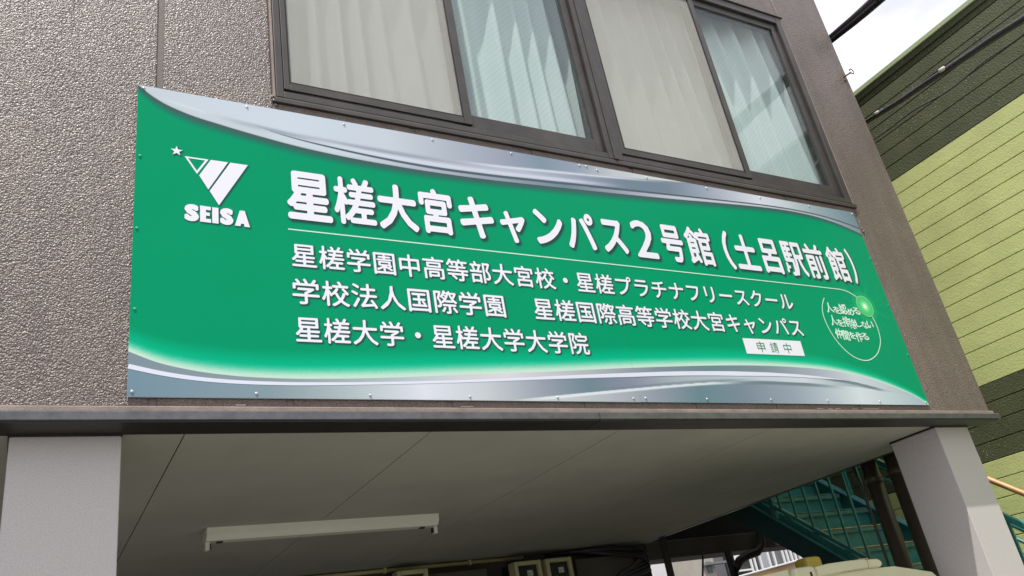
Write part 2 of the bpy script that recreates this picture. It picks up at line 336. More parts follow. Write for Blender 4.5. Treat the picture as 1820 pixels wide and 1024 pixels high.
# ---- windows: two sliding units side by side under one sill
def rect_frame(x0, x1, z0, z1, y0, y1, l, r, b_, t_, bev=.002):
    bm = bmesh.new()
    box(bm, x0, x0+l, y0, y1, z0, z1, bev); box(bm, x1-r, x1, y0, y1, z0, z1, bev)
    box(bm, x0+l+.0003, x1-r-.0003, y0+.001, y1-.001, z0, z0+b_, bev); box(bm, x0+l+.0003, x1-r-.0003, y0+.001, y1-.001, z1-t_, z1, bev)
    return bm
ZB, ZH = 1.187, 2.505
for k, (x0, x1, split) in enumerate(((.498, 1.990, 1.262), (2.075, 3.620, 2.885))):
    wn = bpy.data.objects.new('window', None); C.objects.link(wn); wn.parent = bd; wn.location = Vector((x0, 0, 1.2)) - Vector(bd.location)
    wn['label'] = ['left sliding window unit with screen and wired glass', 'right sliding window unit with screen and wired glass'][k]
    obj('window_frame', rect_frame(x0-.028, x1+.045*(k == 1)+.03*(k == 0), ZB-.004, ZH+.055, -.004, .10, .028, .045 if k else .03, .030, .055, .003), M_bronze, wn)
    obj('sill_track', B(x0+.001, x1-.001, .006, .055, ZB+.0262, ZB+.034), M_gasket, wn)
    obj('outer_sash', rect_frame(x0+.003, split+.035, ZB+.042, ZH-.003, .000, .0125, .022, .038, .040, .035), M_bronze, wn)
    obj('insect_screen', B(x0+.024, split-.002, .0055, .0065, ZB+.075, ZH-.037), M_screen, wn)
    obj('screen_gasket', rect_frame(x0+.0255, split-.0035, ZB+.0765, ZH-.0385, -.0005, .0100, .004, .004, .004, .004, 0), M_gasket, wn)
    obj('inner_sash', rect_frame(split-.012, x1-.004, ZB+.034, ZH-.003, .014, .038, .035, .040 if k == 0 else .048, .072, .045), M_bronze, wn)
    obj('glass_pane', B(split+.022, x1-.043, .024, .028, ZB+.104, ZH-.047), M_glass, wn)
    obj('rear_sash', rect_frame(x0+.003, split+.030, ZB+.034, ZH-.003, .044, .066, .035, .040, .072, .045), M_bronze, wn)
    obj('rear_glass_pane', B(x0+.037, split-.009, .053, .057, ZB+.105, ZH-.047), M_glass2, wn)
    if k == 0:
        obj('latch', B(split+.018, split+.034, .004, .016, 1.84, 1.90, bev=.004), M_black, wn)
sill = bmesh.new()
pts = [(-.0035, 1.1600), (-.0035, 1.175), (-.002, 1.1822), (.05, 1.1822), (.05, 1.159), (-.002, 1.159)]
obj('window_sill', prism(pts, .462, 3.690, 'x'), M_bronze, bd)
obj('mullion_cover', B(2.021, 2.046, -.0085, .03, 1.1825, 2.56, bev=.003), M_bronze, bd)
obj('head_flashing', prism([(-.012, 2.562), (.03, 2.572), (.03, 2.5605), (-.010, 2.5585)], .455, 3.685, 'x'), M_bronze, bd)
obj('jamb_caulk', B(3.666, 3.676, -.0015, .03, 1.183, 2.56, bev=.002), M_caulk, bd)
obj('jamb_caulk', B(.459, .4685, -.0005, .03, 1.183, 2.56, bev=.002), M_caulk, bd)

# blobs of sealant and rust left on the wall
for x, z, r_, m_ in ((.456, 1.186, .007, M_caulk), (.468, 1.150, .005, M_caulk), (.461, 1.172, .004, M_farstrip), (3.672, 1.025, .005, M_rust), (3.676, 1.010, .006, M_caulk), (3.684, 1.26, .004, M_caulk), (3.690, 1.24, .004, M_caulk), (3.682, 1.30, .003, M_rust)):
    bm = bmesh.new(); bmesh.ops.create_icosphere(bm, subdivisions=2, radius=r_)
    for v_ in bm.verts: v_.co = Vector((v_.co.x*(1+.3*math.sin(v_.co.z*900)), v_.co.y*.6, v_.co.z*1.2)) + Vector((x, WY-.0005, z))
    obj('sealant_blob', bm, m_, bd, smooth=True)
for x0, x1, z in ((2.83, 2.87, -.0215), (2.90, 2.93, -.0225), (2.95, 2.985, -.0215), (3.06, 3.10, -.0220), (3.14, 3.25, -.0210), (.30, .33, -.022), (1.05, 1.10, -.0225)):
    obj('render_smear', B(x0, x1, WY-.003, WY+.002, z-.0022, z+.0022, bev=.001), M_caulk, bd)
# ---- curtains
def curtain(x0, x1, phase, label, edge=False):
    ncol = 260; nrow = 24; vs = []; fs = []
    for j in range(nrow+1):
        v = j/nrow; z = 2.72 - v*(2.72-1.20)
        for i in range(ncol+1):
            u_ = i/ncol; xr = x1
            if edge: xr = x1 - .10*(1-v)**1.3 + .03*v*v
            x = x0 + (xr-x0)*u_
            s_ = x0 + (x1-x0)*u_
            ph = 2*math.pi*s_/.132 + phase + 1.7*math.sin(s_*6.3+phase) + .8*math.sin(s_*13+2) + .55*math.sin(2.4*v+s_*7)
            amp = .030 + .012*v + .010*math.sin(s_*9+1)
            y = .155 + amp*(math.sin(ph) + .25*math.sin(2*ph+1)) + .012*math.sin(s_*3.1+v)
            x += .012*math.cos(ph)*v
            vs.append((x, y, z + .004*math.sin(ph*1.5)*(j == nrow)))
    for j in range(nrow):
        for i in range(ncol):
            a_ = j*(ncol+1)+i; fs.append((a_, a_+ncol+1, a_+ncol+2, a_+1))
    o = obj('curtain', (vs, fs), M_curtain, None, smooth=True)
    tag(o, label, 'curtain', 'white pleated curtains behind the windows'); return o
curtain(.52, 2.035, 0.3, 'white pleated curtain behind the left window pair above the logo half of the sign')
curtain(2.06, 3.68, 1.2, 'white pleated curtain behind the right window pair, its right edge drawn back', True)
for nm, a_, c_ in (('left', .4, 2.03), ('right', 2.04, 3.72)):
    o = obj('curtain_rail', B(a_, c_, .14, .17, 2.725, 2.745), M_farstrip); tag(o, 'pale rail holding the curtain of the %s window pair' % nm, 'curtain rail')

# ------------------------------------------------------------------ neighbour: green siding
gr = thing('green_building', 'neighbouring building clad in light and dark green horizontal siding', 'building', (8, 0, GZ))
GXW = 5.5; Y0, Y1 = -6.5, 2.45; pitch_ = .1225
zb = 2.138
k = 0
zlist = []
z = zb
while z < 2.93: zlist.append((z, min(z+pitch_, 2.95))); z += pitch_
z = zb
while z > GZ: zlist.append((max(z-pitch_, GZ), z)); z -= pitch_
def sb_mesh(z0, z1):
    pts = [(GXW+.016, z0+.0015), (GXW+.003, z0+.0025), (GXW, z0+.005), (GXW, z1-.0045), (GXW+.003, z1-.0025), (GXW+.016, z1-.0025), (GXW+.02, z1-.0025), (GXW+.02, z0+.002)]
    bm = bmesh.new(); A = [bm.verts.new((x, Y0, z_)) for x, z_ in pts]; D = [bm.verts.new((x, Y1, z_)) for x, z_ in pts]
    n_ = len(A); bm.faces.new(A); bm.faces.new(D[::-1])
    for i in range(n_): bm.faces.new((A[i], D[i], D[(i+1) % n_], A[(i+1) % n_]))
    bmesh.ops.recalc_face_normals(bm, faces=bm.faces); return bm
for z0, z1 in zlist:
    zc = (z0+z1)/2; dark = zc > 2.138 or (-.072 < zc < .425)
    obj('siding_board', sb_mesh(z0, z1), M_dgreen if dark else M_lgreen, gr, label='dark green siding board' if dark else 'light green siding board')
obj('wall_backing', B(GXW+.0205, GXW+6.0, Y0, Y1-.02, GZ, 2.93), M_groove, gr)
obj('coping', B(GXW-.028, GXW+6.05, Y0-.03, Y1+.03, 2.972, 3.012, bev=.004), M_coping, gr)
obj('coping_drip', B(GXW-.014, GXW-.001, Y0, Y1, 2.925, 2.971), M_dgreen, gr)

# ------------------------------------------------------------------ staircase in the gap
st = thing('outdoor_staircase', 'teal painted steel outdoor staircase climbing away between the two buildings', 'staircase', (4.7, .5, GZ))
XL, XR = 4.35, 5.22; SL = .775
zs = lambda y: -.16 + SL*(y-1.852)
yb = 1.852 - (-.16-GZ)/SL + .3
def stringer(x0, x1, dz0, dz1):
    a0, a1 = yb-.25, 2.75
    return prism([(a0, max(zs(a0)-dz0, GZ)), (a1, zs(a1)-dz0), (a1, zs(a1)+dz1), (a0, zs(a0)+dz1+.0)], x0, x1, 'x')
obj('stringer', stringer(XL-.012, XL, .245, 0), mat('dark_teal_paint', (0.012, 0.062, 0.056), .5, var=(6, .2)), st); obj('stringer', stringer(XR, XR+.012, .24, .09), M_teal, st)  # left stringer: shade on its web is put into a darker teal
obj('side_plate', stringer(XL+.0003, XL+.0018, .0, .055), M_teal, st)
obj('stringer_flange', stringer(XL-.045, XL-.0125, .002, .006), M_teal, st)
run, rise = .2055, .1595
y = 1.755; zt = -.068
k = -5
for k in range(-4, 15):
    yy = 1.985 - k*run; zz = .004 - k*rise
    if zz < GZ+.1: break
    tr_ = obj('tread', B(XL+.002, XR-.002, yy-.02, yy+run-.0005, zz-.006, zz, bev=.001), M_tealtread, st)
    obj('riser', B(XL+.002, XR-.002, yy, yy+.005, zz-rise+.001, zz-.0065), M_teal, st)
    obj('nosing', B(XL+.02, XR-.02, yy-.026, yy-.0203, zz-.034, zz-.008), M_tealtread, st)
    obj('nosing_strip', B(XL+.05, XR-.05, yy-.028, yy-.0203, zz-.004, zz+.003), M_nose if k in (2, 3, 4) else M_tealtread, st)
for x, off in ((XL-.02, .10),):
    bm = bar(bmesh.new(), (x, yb, zs(yb)+off), (x, 2.4, zs(2.4)+off), .03, .022); obj('lower_rail', bm, M_teal, st)
    bm = bar(bmesh.new(), (x, yb, zs(yb)+.86), (x, 2.4, zs(2.4)+.86), .035, .03); obj('handrail', bm, M_teal, st)
    y = .26
    while y < 2.3:
        obj('baluster', B(x-.007, x+.007, y-.007, y+.007, zs(y)+.108, zs(y)+.85), M_teal, st); y += .116
    for y in (.35, 1.835): obj('post', B(x-.018, x+.018, y-.018, y+.018, zs(y)+.004, zs(y)+.86), M_teal, st)
x = XR+.03
for off, r_, m_ in ((.785, .019, M_wood), (.51, .018, M_teal), (.415, .012, M_teal)):
    obj('handrail' if m_ is M_wood else 'side_rail', T([(x, yb, zs(yb)+off-.03), (x, 2.5, zs(2.5)+off-.03)], r_, 10), m_, st, smooth=True, label='orange brown handrail' if m_ is M_wood else None)
for y in (-.3, .45, 1.1, 1.9): obj('post', B(x-.015, x+.015, y-.015, y+.015, zs(y)+.09, zs(y)+.765), M_teal, st)
obj('stringer_flange', stringer(XR-.03, XR+.05, -.091, .101), mat('pale_teal_paint', (0.10, 0.30, 0.33), .3, var=(8, .2)), st)  # flange teal lightened in the colour to stand for sky light on it
# rear structure seen under the soffit
rb = thing('rear_canopy', 'dark canopy beam behind the carport over the rear passage', 'canopy', (5, 3.2, GZ))
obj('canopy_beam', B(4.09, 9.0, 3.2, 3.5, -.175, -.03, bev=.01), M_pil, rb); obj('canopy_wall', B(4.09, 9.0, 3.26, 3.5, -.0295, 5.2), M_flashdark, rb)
obj('canopy_post', B(8.6, 8.8, 3.25, 3.45, GZ, -.1755), M_pil, rb)

# pipes by the right column
for i, (x, y, r_, lb) in enumerate(((4.09, .79, .046, 'brown round downpipe standing behind the cream tank, further from the right column'), (4.09, .615, .052, 'brown round downpipe close behind the right carport column'))):
    p_ = thing('downpipe', lb, 'pipe', (x, y, GZ), 'brown downpipes behind the right column')
    obj('pipe', T([(x, y, GZ), (x, y, -.062)], r_, 20), M_pipe, p_, smooth=True)
    for z in (-.17, -1.4): obj('collar', T([(x, y, z-.02), (x, y, z+.02)], r_+.005, 20), M_pipe, p_, smooth=True)
o = obj('thin_pipe', T([(4.06, .86, GZ), (4.06, .86, -.2), (4.05, .87, -.062)], .006, 8), M_pipe, smooth=True); tag(o, 'thin grey tube running up beside the left brown downpipe', 'pipe')

# ------------------------------------------------------------------ ceiling light
lt = thing('ceiling_light', 'long off white fluorescent batten with no tube on the carport ceiling', 'ceiling light', (1.02, 1.4, -.079))
lx0, lx1, ly, lz = .468, 1.572, 1.455, -.0785
pr = [(ly-.055, lz), (ly-.05, lz-.03), (ly-.03, lz-.052), (ly+.03, lz-.052), (ly+.05, lz-.03), (ly+.055, lz)]
obj('housing', prism(pr, lx0, lx1, 'x'), M_light, lt)
for x in (lx0-.001, lx1-.018):
    h = obj('lamp_holder', B(x, x+.019, ly-.018, ly+.018, lz-.088, lz-.0525, bev=.003), M_light, lt)
    obj('socket', B(x+(.0195 if x < 1 else -.006), x+(.026 if x < 1 else -.0005), ly-.010, ly+.010, lz-.083, lz-.06), M_black, h)
    obj('lamp_clip', B(x+(.05 if x < 1 else -.07), x+(.075 if x < 1 else -.045), ly-.01, ly+.01, lz-.058, lz-.0525), M_black, lt)
# conduit & meters
cd = thing('electric_conduit', 'yellowed plastic conduit clipped along the top of the rear carport wall', 'conduit', (2, 2.9, -.12))
obj('tube', T([(.2, 2.93, -.098), (2.9, 2.93, -.098)], .013, 10), M_pvc, cd, smooth=True)
for x in (.7, 1.22, 1.85, 2.47): obj('clip', B(x-.01, x+.01, 2.912, 2.9495, -.115, -.0815), M_pvc, cd)
for i, (x0, x1, zt, lb) in enumerate(((1.86, 2.075, -.135, 'yellowed electric meter box alone under the conduit, leftmost of the meters'), (2.715, 2.93, -.15, 'yellowed electric meter box, middle of the three on the rear wall'), (2.97, 3.185, -.15, 'yellowed electric meter box, rightmost of the three on the rear wall'))):
    mt_ = thing('electric_meter', lb, 'electric meter', ((x0+x1)/2, 2.9, zt-.3), 'electric meters on the rear wall')
    obj('meter_case', rect_frame(x0, x1, zt-.34, zt, 2.74, 2.835, .028, .028, .03, .028, .006), M_meter, mt_)
    fc = obj('meter_window', B(x0+.0285, x1-.0285, 2.765, 2.834, zt-.309, zt-.0285, bev=.004), M_meterglass, mt_)
    obj('meter_label', B(x0+.105, x0+.150, 2.7625, 2.7645, zt-.10, zt-.062), M_meterlabel, fc)
    obj('meter_label', B(x0+.105, x0+.145, 2.7625, 2.7645, zt-.155, zt-.14), M_meterlabel, fc)
    obj('meter_seal', B(x0+.075, x0+.085, 2.7585, 2.7645, zt-.13, zt-.118), M_meterlabel, fc)
    obj('meter_back', B(x0+.01, x1-.01, 2.8355, 2.948 if i != 0 else 2.948, zt-.33, zt-.01), M_black, mt_)
cb_ = thing('cable_bundle', 'tangle of dark cables at the rear right corner of the carport ceiling', 'cable', (3.9, 2.8, -.1))
for k in range(5):
    a_ = random.uniform(-.03, .03)
    obj('strand', T([(3.1+k*.06, 2.93, -.10), (3.55, 2.81+a_, -.105-k*.012), (3.85, 2.80+a_, -.12-.02*k), (3.93, 2.83, -.17-.03*k), (3.75-.12*k, 2.83, -.26-.04*k)], .013, 8), M_cable, cb_, smooth=True)
o = obj('grey_pole', T([(4.02, 2.72, GZ), (4.02, 2.72, -.085)], .028, 14), M_pil, smooth=True); tag(o, 'dark upright pole at the rear right corner of the carport', 'pole')
# black elbow pipe and hanging wire in the passage
el = thing('drain_pipe', 'black drain pipe with an elbow crossing the view under the canopy', 'pipe', (5.3, 3.1, GZ))
obj('riser_pipe', T([(5.02, 3.12, GZ), (5.02, 3.12, -.18)], .035, 14), M_black, el, smooth=True)
obj('elbow', T([(5.03, 3.10, -.33), (5.10, 3.10, -.27), (5.2, 3.10, -.235), (5.33, 3.10, -.215), (5.40, 3.10, -.17), (5.42, 3.10, -.09), (5.42, 3.10, -.03)], .036, 14), M_black, el, smooth=True)
o = obj('hanging_wire', T([(4.72, 3.1, -.17), (4.70, 3.1, -.24), (4.66, 3.1, -.35), (4.64, 3.1, -.6), (4.64, 3.1, -1.2)], .008, 8), M_black, smooth=True); tag(o, 'black wire hanging down under the canopy left of the drain pipe', 'wire')

# ------------------------------------------------------------------ cream tank
tk = thing('plastic_tank', 'cream plastic storage tank with a long lid bar and yellow cap under the carport', 'tank', (3.0, .45, GZ))
obj('body', prism([(2.36, GZ+.02), (2.36, -.705), (3.15, -.692), (3.345, -.697), (3.60, -.745), (3.66, -.80), (3.66, GZ+.02)], .285, .60), M_tank, tk)
obj('lid_plate', prism([(2.38, -.7035), (2.38, -.672), (2.662, -.652), (2.662, -.698)], .290, .42), M_tank, tk)
bm = prism([(2.808, -.702), (2.812, -.657), (2.90, -.6495), (3.05, -.648), (3.155, -.651), (3.155, -.691), (3.0, -.693)], .272, .40)
bmesh.ops.bevel(bm, geom=list(bm.edges), offset=.005, segments=2, affect='EDGES'); obj('lid_bar', bm, M_tank, tk)
bm = prism([(3.158, -.691), (3.158, -.653), (3.235, -.655), (3.252, -.663), (3.258, -.675), (3.25, -.688), (3.235, -.693)], .274, .38)
bmesh.ops.bevel(bm, geom=list(bm.edges), offset=.005, segments=2, affect='EDGES'); obj('lid_end', bm, M_tank, tk)
obj('lid_strap', B(3.135, 3.205, .30, .37, -.650, -.643, bev=.002), M_wood, tk)
obj('cap', B(2.94, 3.045, .425, .51, -.697, -.594, bev=.018), M_tankcap, tk)
obj('lid_hub', B(2.667, 2.800, .262, .36, -.735, -.650, bev=.016), M_tank, tk)
obj('slot', B(2.757, 2.767, .2585, .2615, -.708, -.676), M_black, tk)

# ------------------------------------------------------------------ far buildings
fw = thing('white_house', 'far white house with small windows seen through the rear passage', 'house', (18, 22, GZ))
obj('wall', B(13.0, 20.4, 20, 27, GZ, 6), M_farwhite, fw)
for x0, x1, z0, z1 in ((18.42, 18.84, 1.56, 1.97), (15.5, 16.2, 1.3, 2.1), (18.42, 18.84, -.4, .2)):
    f = obj('window', B(x0, x1, 19.97, 19.999, z0, z1), M_farwin, fw); obj('window_frame', rect_frame(x0-.03, x1+.03, z0-.03, z1+.03, 19.95, 19.969, .04, .04, .04, .04, 0), M_farstrip, f); obj('glazing_bar', B((x0+x1)/2-.015, (x0+x1)/2+.015, 19.955, 19.9695, z0, z1), M_farstrip, f)
obj('balcony', B(17.5, 19.6, 19.3, 19.98, .6, .75), M_fargrey, fw); obj('roof', B(12.8, 20.6, 19.8, 27.2, 6.0, 6.2), M_fargrey, fw)
bm = bmesh.new()
for i in range(18): box(bm, 17.55+i*.115, 17.58+i*.115, 19.32, 19.35, .75, 1.25)
obj('balcony_railing', bm, M_fargrey, fw)
obj('recess', B(19.35, 19.75, 19.96, 19.999, 1.35, 2.2), M_fargrey, fw)
fa = thing('beige_house', 'far pale house corner with dark balcony openings left of the grey one', 'house', (17.8, 18, GZ))
obj('wall', B(17.55, 18.0, 17.6, 19.0, GZ, 5), mat('far_beige_wall', (.36, .34, .29), .7, var=(2, .1)), fa)
for z0 in (.3, 1.15, 1.75): obj('window', B(17.68, 17.86, 17.57, 17.599, z0, z0+.32), M_farwin, fa)
obj('ledge', B(17.5, 18.3, 17.3, 17.599, 1.36, 1.42), M_fargrey, fa)
fg = thing('grey_clad_building', 'far grey clad building with pale vertical strips', 'building', (24, 20, GZ))
obj('wall', B(19.2, 30, 18.5, 26, GZ, 7), M_fargrey, fg)
obj('dark_bay', B(19.25, 20.6, 18.42, 18.499, GZ, 7), M_flashdark, fg)
for x0 in (20.25, 20.42, 20.68, 21.07, 21.33, 21.75, 21.93, 22.12, 22.3, 22.5, 22.9, 23.4): obj('cladding_strip', B(x0, x0+.055, 18.36, 18.4195, GZ+.5, 6.8), M_farstrip, fg)
obj('ledge', B(19.3, 20.1, 18.2, 18.4195, 1.15, 1.2), M_farstrip, fg)
obj('window', B(19.3, 20.0, 18.38, 18.4195, 1.5, 1.72), M_farstrip, fg)
obj('panel', B(20.75, 21.05, 18.40, 18.499, GZ, 6.9), mat('far_pale_panel', (.34, .36, .38), .5, var=(2, .1)), fg)
ft = thing('tan_building', 'low tan building with a white roof edge beyond the passage', 'building', (13, 7, GZ))
obj('wall', B(11.0, 17, 4.0, 9.5, GZ, .165), M_tan, ft); obj('roof_edge', B(10.95, 17.1, 3.9, 9.6, .166, .195), M_farstrip, ft)
obj('gutter', B(10.90, 10.949, 3.9, 9.6, .165, .19, bev=.005), M_farstrip, ft)
obj('vent_hood', T([(10.998, 8.35, -.06), (10.75, 8.35, -.06), (10.68, 8.35, -.14)], .13, 16), M_black, ft, smooth=True)
# across the street (behind the photographer; seen only in the window reflections)
oh = thing('ochre_house', 'ochre walled house across the street from the brown building', 'house', (14, -9, GZ))
obj('wall', B(9.5, 16, -12, -7.5, GZ, 3.6), M_orange, oh); obj('roof', B(9.2, 16.3, -12.3, -7.2, 3.6, 3.85), M_fargrey, oh)
for x0 in (10.3, 12.4, 14.2): obj('window', B(x0, x0+1.0, -7.499, -7.46, 1.2, 2.4), M_farwin, oh)

# ------------------------------------------------------------------ cables and bracket
def xf(p): return Vector((-.227+.866*(p[0]+.227), -2.442+.866*(p[1]+2.442), -.908+.866*(p[2]+.908)))
def jag(p0, p1, n_, amp, sag=0.0):
    p0, p1 = Vector(p0), Vector(p1); out = []
    for i in range(n_+1):
        t_ = i/n_; q = p0.lerp(p1, t_); q.z -= sag*4*t_*(1-t_)
        q += Vector((0, 0, amp*math.sin(t_*17)+amp*.6*math.sin(t_*41+1))); out.append(q)
    return out
c1_ = thing('overhead_cable', 'thick black cable bundle crossing the sky beside the building corner', 'cable', (4.3, .2, 2.7), 'cables strung past the building corner')
P0, P1 = (5, 1.1, 3.16), (5, -2.5, 3.20)
def r1(t_, a_, b__): return a_+(b__-a_)*t_
n_ = 30
for k, (dx, dz, ra, rbb) in enumerate(((0, 0, .013, .072), (.03, -.045, .009, .030), (-.03, -.056, .007, .024), (.0, -.092, .004, .014))):
    pts = jag((5+dx*.3, 1.1, 3.225+dz*.25), (5+dx, -2.5, 3.20+dz*1.7), n_, .004)
    obj('strand', T([xf(q) for q in pts], [r1(i/n_, ra, rbb) for i in range(n_+1)], 10), M_cable, c1_, smooth=True)
for t_ in (.30, .36): 
    y = 1.1-3.6*t_; obj('tie', T([xf((5, y+.012, 3.21)), xf((5, y-.012, 3.21))], .062*(.42+t_), 12), M_cable, c1_, smooth=True)
c2_ = thing('wall_cable', 'thick black sleeved cable strung across the dark green siding', 'cable', (4.3, .2, 2.0), 'cables strung past the building corner')
pts = jag((5, 1.0, 2.445), (5, -2.2, 2.19), 40, .003)
obj('strand', T([xf(q) for q in pts], [r1(i/40, .008, .029) for i in range(41)], 10), M_cable, c2_, smooth=True)
obj('strand', T([xf(p_+Vector((.02, 0, -.004-.010*i/40))) for i, p_ in enumerate(pts)], [r1(i/40, .004, .012) for i in range(41)], 8), M_cable, c2_, smooth=True)
for y0, y1 in ((.395, .362), (-.14, -.18)):
    f = lambda y: 2.445 + (y-1.0)*(2.19-2.445)/(-2.2-1.0)
    obj('sleeve', T([xf((4.985, y0, f(y0)+.007)), xf((4.985, y1, f(y1)+.007))], .0095 if y0 > 0 else .0135, 10), M_cabletag, c2_, smooth=True)
o = obj('thin_wire', T([xf(q) for q in ((5.2, 1.0, 2.47), (5.2, .62, 2.512), (5.2, .44, 2.535))], .006, 6), M_wire, smooth=True); tag(o, 'thin pale teal wire just above the sleeved cable', 'wire', 'thin wires across the siding')
o = obj('thin_wire', T([xf((5.2, 1.0, 2.515)), xf((5.2, -1.6, 2.50))], .0045, 6), M_cable, smooth=True); tag(o, 'thin straight black wire above the sleeved cable', 'wire', 'thin wires across the siding')
pts = [Vector((5.3, 1.0-3.0*i/60, 2.43+.010*math.sin(i*.55)+.012*math.sin(i*.21)-.03*math.sin(i/60*math.pi))) for i in range(61)]
o = obj('thin_wire', T([xf(q) for q in pts], .0050, 6), M_cable, smooth=True); tag(o, 'wavy black wire sagging below the sleeved cable', 'wire', 'thin wires across the siding')
hb = thing('hook_bracket', 'small rusty bracket with an open ring near the building corner', 'bracket', (4.13, 0, 2.2))
obj('plate', B(4.092, 4.110, .006, .0158, 2.165, 2.235, bev=.002), M_rust, hb)
obj('arm', T([(4.10, .01, 2.205), (4.115, -.02, 2.210), (4.135, -.03, 2.222)], .006, 8), M_rust, hb, smooth=True)
obj('ring', T([(4.152+.019*math.cos(a_), -.03, 2.236+.019*math.sin(a_)) for a_ in [math.radians(200+d) for d in range(0, 341, 20)]], .0035, 8), M_rust, hb, smooth=True)
obj('bolt', T([(4.101, .0075, 2.178), (4.101, -.006, 2.178)], .008, 8), M_rust, hb)

# ------------------------------------------------------------------ THE SIGN
W, H = 3.640, 1.1235
sg = thing('sign_board', 'wide green sign board of a school campus with white Japanese lettering', 'sign', (W/2, 0, 0))
def cv(pts):
    a_ = np.array(pts); 
    def f(x):
        # smooth monotone-ish interpolation: cubic Hermite with finite-difference tangents
        X_, Z_ = a_[:, 0], a_[:, 1]; mm = np.gradient(Z_, X_)
        i = np.clip(np.searchsorted(X_, x)-1, 0, len(X_)-2); h = X_[i+1]-X_[i]; t_ = np.clip((x-X_[i])/h, 0, 1)
        return ((2*t_**3-3*t_**2+1)*Z_[i]+(t_**3-2*t_**2+t_)*h*mm[i]+(-2*t_**3+3*t_**2)*Z_[i+1]+(t_**3-t_**2)*h*mm[i+1])
    return f
c1 = cv([(0, 1.1225), (.0297, 1.0965), (.0693, 1.0697), (.1491, 1.0372), (.2719, 1.0104), (.3991, .9890), (.5311, .9710), (.6868, .9585), (.8814, .9515), (1.0892, .9505), (1.3112, .9555), (1.5741, .9685), (1.9004, .9865), (2.259, 1.0085), (2.6577, 1.0375), (2.926, 1.0545), (3.1608, 1.0590), (3.3381, 1.0483), (3.4851, 1.0251), (3.6405, .984)])
dk = cv([(0, 1.10), (.3, 1.05), (.45, 1.018), (.533, 1.006), (.6894, .9925), (.8847, .9815), (1.0925, .9780), (1.3158, .9840), (1.5809, .9985), (1.9083, 1.0180), (2.2686, 1.0375), (2.6655, 1.0580), (2.9316, 1.0710), (3.1659, 1.0745), (3.3469, 1.0670), (3.4975, 1.0500), (3.6426, 1.0230)])
hi = cv([(0, 1.112), (.0968, 1.0841), (.1692, 1.0686), (.2515, 1.0570), (.4006, 1.0385), (.5341, 1.0290), (.6921, 1.0250), (.8891, 1.0235), (1.0992, 1.0255), (1.2666, 1.0320), (1.4428, 1.0420), (1.5918, 1.0540), (1.8547, 1.0740), (2.0644, 1.0920), (2.4355, 1.124), (3.0, 1.16), (3.64, 1.2)])
b1 = cv([(0, .1386), (.0729, .109), (.1758, .0848), (.2823, .0715), (.4312, .0655), (.6198, .0685), (.8344, .0785), (1.0197, .0905), (1.2696, .1060), (1.4461, .1165), (1.677, .1330), (1.9911, .1530), (2.264, .1670), (2.477, .1745), (2.7471, .1760), (3.0302, .1640), (3.1734, .1460), (3.3161, .1185), (3.4572, .0797), (3.5626, .0420), (3.642, .0015)])
wt = cv([(0, .100), (.0734, .083), (.1758, .0665), (.282, .0575), (.4307, .0535), (.6188, .0560), (.82, .0625), (1.0167, .0715), (1.2659, .0865), (1.4423, .0985), (1.7933, .1200), (2.1169, .1365), (2.3973, .1435), (2.6, .1435), (2.7316, .1410), (2.94, .131), (3.0837, .1190), (3.3339, .0776), (3.5033, .0438), (3.64, .01)])
lc = cv([(0, -.2), (1.1998, -.004), (1.4762, .0245), (1.7745, .0530), (2.0315, .0765), (2.2378, .0920), (2.4177, .1000), (2.5267, .1030), (2.715, .1020), (2.9954, .0932), (3.1419, .0852), (3.64, .04)])
def keys(x, ks):
    kx = [k_[0] for k_ in ks]; out = np.zeros(x.shape+(3,))
    for c_ in range(3): out[..., c_] = np.interp(x, kx, [k_[1][c_] for k_ in ks])
    return out
def sm(a_, b_, x): t_ = np.clip((x-a_)/(b_-a_), 0, 1); return t_*t_*(3-2*t_)
def mixc(c0, c1_, f): return c0*(1-f[..., None]) + np.asarray(c1_)*f[..., None]
